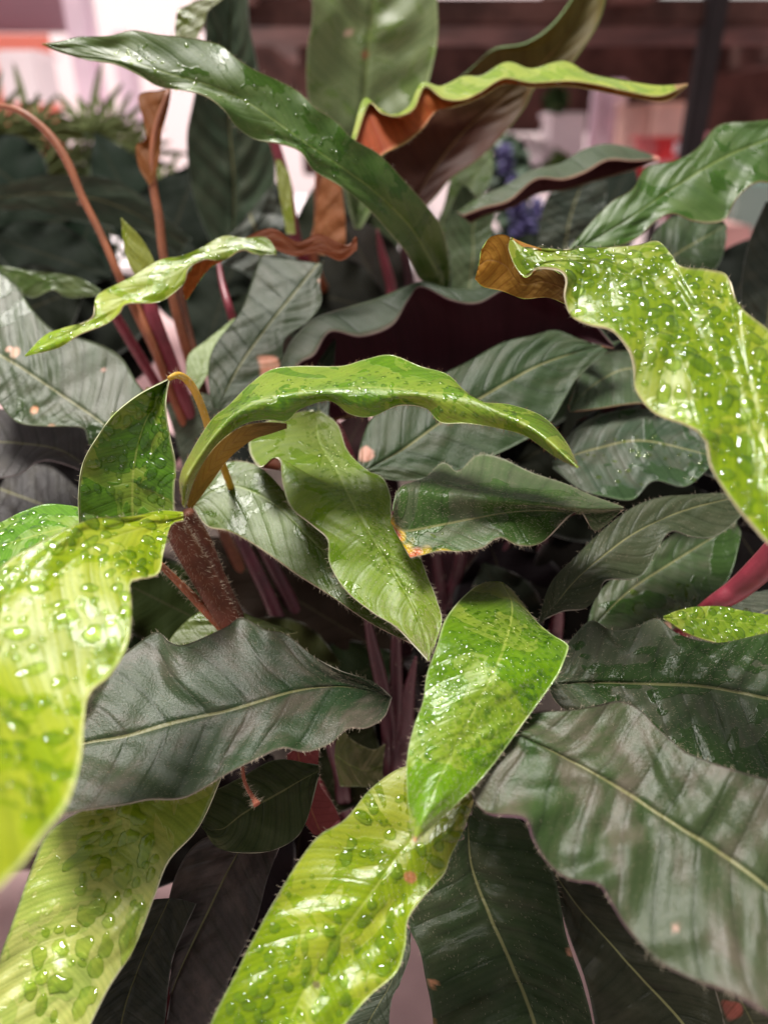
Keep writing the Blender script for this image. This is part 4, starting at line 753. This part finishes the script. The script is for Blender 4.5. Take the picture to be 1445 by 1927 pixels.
# added filler leaves, coloured dark to stand in for shade in the gaps
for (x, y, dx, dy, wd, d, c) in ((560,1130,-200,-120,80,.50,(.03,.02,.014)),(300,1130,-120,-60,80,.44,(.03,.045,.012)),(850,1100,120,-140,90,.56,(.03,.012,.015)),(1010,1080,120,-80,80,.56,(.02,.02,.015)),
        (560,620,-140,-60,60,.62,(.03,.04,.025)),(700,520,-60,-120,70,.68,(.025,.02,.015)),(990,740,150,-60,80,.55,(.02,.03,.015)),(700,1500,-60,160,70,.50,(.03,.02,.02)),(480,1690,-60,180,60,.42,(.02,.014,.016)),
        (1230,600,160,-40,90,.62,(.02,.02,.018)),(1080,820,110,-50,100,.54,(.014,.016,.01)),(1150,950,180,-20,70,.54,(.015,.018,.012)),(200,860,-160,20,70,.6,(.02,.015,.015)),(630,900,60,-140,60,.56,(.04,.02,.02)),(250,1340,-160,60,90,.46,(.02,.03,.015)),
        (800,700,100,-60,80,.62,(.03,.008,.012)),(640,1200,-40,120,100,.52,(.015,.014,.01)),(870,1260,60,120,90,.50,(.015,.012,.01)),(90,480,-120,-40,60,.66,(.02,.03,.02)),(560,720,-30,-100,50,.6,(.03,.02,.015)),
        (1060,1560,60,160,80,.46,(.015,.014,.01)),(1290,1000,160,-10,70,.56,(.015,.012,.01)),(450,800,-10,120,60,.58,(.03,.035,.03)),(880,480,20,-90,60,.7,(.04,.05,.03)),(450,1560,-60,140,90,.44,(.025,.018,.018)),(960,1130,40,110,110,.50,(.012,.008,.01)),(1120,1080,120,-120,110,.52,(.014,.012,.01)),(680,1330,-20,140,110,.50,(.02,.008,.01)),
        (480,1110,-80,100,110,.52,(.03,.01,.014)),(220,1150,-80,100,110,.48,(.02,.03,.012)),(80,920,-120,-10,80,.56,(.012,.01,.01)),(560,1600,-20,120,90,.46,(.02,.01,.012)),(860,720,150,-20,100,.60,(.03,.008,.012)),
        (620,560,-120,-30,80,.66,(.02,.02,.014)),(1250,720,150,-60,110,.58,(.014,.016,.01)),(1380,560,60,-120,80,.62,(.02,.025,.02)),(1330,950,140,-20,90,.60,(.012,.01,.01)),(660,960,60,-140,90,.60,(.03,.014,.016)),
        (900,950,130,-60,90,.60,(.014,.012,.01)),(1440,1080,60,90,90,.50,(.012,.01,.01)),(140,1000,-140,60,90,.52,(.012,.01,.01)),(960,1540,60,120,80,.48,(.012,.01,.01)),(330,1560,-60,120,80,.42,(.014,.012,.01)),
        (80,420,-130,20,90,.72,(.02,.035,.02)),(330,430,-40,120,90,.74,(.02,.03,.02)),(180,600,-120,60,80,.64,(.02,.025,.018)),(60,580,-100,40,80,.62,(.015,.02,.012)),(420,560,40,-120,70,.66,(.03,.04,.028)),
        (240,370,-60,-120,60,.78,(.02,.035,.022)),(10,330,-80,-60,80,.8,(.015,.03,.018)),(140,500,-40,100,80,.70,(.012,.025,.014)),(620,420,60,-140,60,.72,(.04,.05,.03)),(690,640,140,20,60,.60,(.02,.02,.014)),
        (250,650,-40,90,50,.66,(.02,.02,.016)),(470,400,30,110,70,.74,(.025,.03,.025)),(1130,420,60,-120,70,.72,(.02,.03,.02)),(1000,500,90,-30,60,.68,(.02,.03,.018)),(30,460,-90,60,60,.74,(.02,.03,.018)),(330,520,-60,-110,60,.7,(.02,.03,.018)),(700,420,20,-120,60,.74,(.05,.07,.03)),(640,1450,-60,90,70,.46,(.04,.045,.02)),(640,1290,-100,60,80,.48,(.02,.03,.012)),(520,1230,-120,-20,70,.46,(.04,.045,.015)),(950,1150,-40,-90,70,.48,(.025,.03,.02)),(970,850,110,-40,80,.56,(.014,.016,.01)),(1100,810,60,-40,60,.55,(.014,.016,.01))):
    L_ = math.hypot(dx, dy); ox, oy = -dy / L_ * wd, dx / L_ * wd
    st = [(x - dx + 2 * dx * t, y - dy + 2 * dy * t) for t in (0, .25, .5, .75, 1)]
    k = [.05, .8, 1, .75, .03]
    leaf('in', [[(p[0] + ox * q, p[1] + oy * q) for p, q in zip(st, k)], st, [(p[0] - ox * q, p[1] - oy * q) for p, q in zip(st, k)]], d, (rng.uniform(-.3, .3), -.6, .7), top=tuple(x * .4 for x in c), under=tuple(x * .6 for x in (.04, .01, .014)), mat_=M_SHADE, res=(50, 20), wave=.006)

# pot and soil under the clump
M_POT = plain('black_pot_plastic', (.02, .018, .018), .5, .4); M_SOIL = plain('dark_soil', (.03, .02, .014), .95, .1, .5, 60, bump=.6)
def lathe(name, prof, c, m, parent, n=48):
    V, F = [], []
    for r_, z in prof:
        for j in range(n): a = j / n * 6.28318; V.append((c[0] + r_ * math.cos(a), c[1] + r_ * math.sin(a), c[2] + z))
    for i in range(len(prof) - 1):
        for j in range(n): j2 = (j + 1) % n; F.append((i * n + j, i * n + j2, (i + 1) * n + j2, (i + 1) * n + j))
    F.append(tuple(range(n))[::-1]); F.append(tuple((len(prof) - 1) * n + j for j in range(n)))
    return mesh_obj(name, V, F, m, parent)
pc = (-.02, .62, .846)
lathe('pot', [(.09, 0), (.115, .13), (.122, .13), (.122, .145), (.112, .145), (.108, .12)], pc, M_POT, PLANT)
lathe('soil', [(.106, .115), (.107, .128), (.05, .134)], pc, M_SOIL, PLANT)

# ---- neighbouring plants beyond
M_BACK = leaf_mat('fingered_leaf_skin', wet=-.1, rough=.7, spec=.06, sheen=0, transl=.05, spots=0, vein_amt=.2, rib_amt=.2)
M_STEM = plain('green_stem_skin', (.06, .1, .04), .5, .4)
def finger_plant(name, label, base, fronds, d, top):
    global PLANT
    e = empty(name, at(*base, d + .1), label, 'plant', 'fingered leaf plants at the back')
    for (cx, cy, ang, size) in fronds:
        V, F = [], []; dd = d + rng.uniform(-.12, .15)
        for k in range(11):
            a = ang + (k - 5) * .36; L_ = size * (1 - .05 * abs(k - 5)) * rng.uniform(.8, 1.35); wdt = size * .05
            ca, sa = math.cos(a), -math.sin(a); b = len(V)
            for i in range(9):
                t = i / 8; ww = wdt * (math.sin(math.pi * min(1, .12 + t * .88)) ** .6) * (1 if t < 1 else 0) + .8
                X, Y = cx + ca * L_ * t, cy + sa * L_ * t + 14 * t * t
                for s_ in (-1, 0, 1):
                    V.append(at(X - sa * ww * s_ * 1.0, Y + ca * ww * s_ * 1.0, dd + .05 * t * math.sin(a) + .006 * (s_ == 0)))
            for i in range(8):
                for s_ in (0, 1): q = b + i * 3 + s_; F.append((q, q + 1, q + 4, q + 3))
        nb_ = len(V); V = np.array(V); back = V + np.array([0, .0012, -.0006]); V = np.vstack([V, back])
        F += [tuple(x + nb_ for x in f[::-1]) for f in F]
        o = mesh_obj('leaf', V, F, [M_BACK], e, True, None, np.tile(np.array(top) * rng.uniform(.7, 1.3), (len(V), 1)), np.zeros((len(V), 2)))
        Vs = [at(cx, cy, dd), at((cx + base[0]) / 2 + 10, (cy + base[1]) / 2, d + .05), at(*base, d + .1)]
        tube('leaf_stalk', [(cx, cy, dd), ((cx + base[0]) / 2 + 10, (cy + base[1]) / 2, d + .05), (*base, d + .1)], [.003, .004], M_STEM, e, 8, 14)
    return e
finger_plant('fingered_plant', 'dark plant with narrow fingered leaves behind the orange stalks at the upper left', (120, 560),
    [(60,250,1.8,120),(165,255,1.4,120),(120,320,2.6,110),(20,330,2.2,120),(200,330,1.0,110),(250,290,1.2,100),(60,420,2.8,120),(160,430,.6,110),(220,400,.9,120),(100,500,-2.8,100),(20,470,3.0,120),(300,360,.8,90),(-20,250,1.4,110),(210,250,1.9,90),(120,400,1.6,110),(260,460,.4,110),(60,340,1.4,130),(170,350,2.0,110),(30,540,3.0,90)], 1.15, (.004,.014,.008))
# lavender coloured flowers
FLOW = empty('flower_plant', at(985, 560, .95), 'blurred plant with violet blue flower spikes between the dark leaves', 'plant')
M_VIO = plain('violet_petals', (.08, .07, .19), .6, .3, .3, 60); M_GRS = plain('flower_leaf_green', (.05, .09, .05), .5, .4, .3, 40)
def blob_cluster(name, cx, cy, rx, ry, d, n, m, parent, s=(.003, .007)):
    V, F = [], []
    for _ in range(n):
        a = rng.random() * 6.28; q = rng.random() ** .5
        p = at(cx + rx * q * math.cos(a), cy + ry * q * math.sin(a), d + rng.normal(0, .012)); r_ = rng.uniform(*s)
        M3 = np.linalg.qr(rng.normal(0, 1, (3, 3)))[0]; b = len(V)
        for k in range(5):
            t = k / 5 * 6.28; V.append(p + M3[0] * r_ * math.cos(t) + M3[1] * r_ * math.sin(t))
        V.append(p + M3[2] * r_ * .5)
        for k in range(5): F.append((b + k, b + (k + 1) % 5, b + 5))
    return mesh_obj(name, V, F, m, parent, False)
for (x, y, rx, ry) in ((975,410,22,50),(1000,440,20,40),(950,300,16,40),(1010,390,12,22),(965,350,14,30)):
    blob_cluster('flower_spike', x, y, rx * .8, ry * .8, 1.25, 90, M_VIO, FLOW)
blob_cluster('foliage', 985, 500, 60, 110, 1.3, 700, M_GRS, FLOW, (.006, .014)); blob_cluster('foliage', 955, 340, 40, 80, 1.3, 300, M_GRS, FLOW, (.006, .014))
SM = empty('seedling_tray', at(1010, 300, 2.2), 'far pale flowering pots under the timber roof', 'plant tray')
blob_cluster('blossom', 985, 285, 50, 22, 2.2, 160, M_WHITE, SM, (.01, .025)); blob_cluster('foliage', 1010, 305, 60, 18, 2.25, 200, plain('seedling_green', (.15, .25, .06), .6, .3), SM, (.01, .03)); blob_cluster('foliage', 1045, 190, 15, 14, 2.4, 60, plain('hanging_green', (.05, .1, .03), .6, .3), SM, (.01, .03))
pbox('tray', 930, 322, 1100, 345, 2.2, .3, M_BLK, SM)
far = empty('far_bench', at(1100, 420, 2.8), 'pale bench under the timber roof carrying cartons and crates', 'bench')
pbox('top', 880, 352, 1700, 364, 2.1, 1.2, M_LILAC, far)
for x in (900, 1200, 1500): pbox('leg', x, 364, x + 14, 800, 2.15, .04, M_BLK, far)
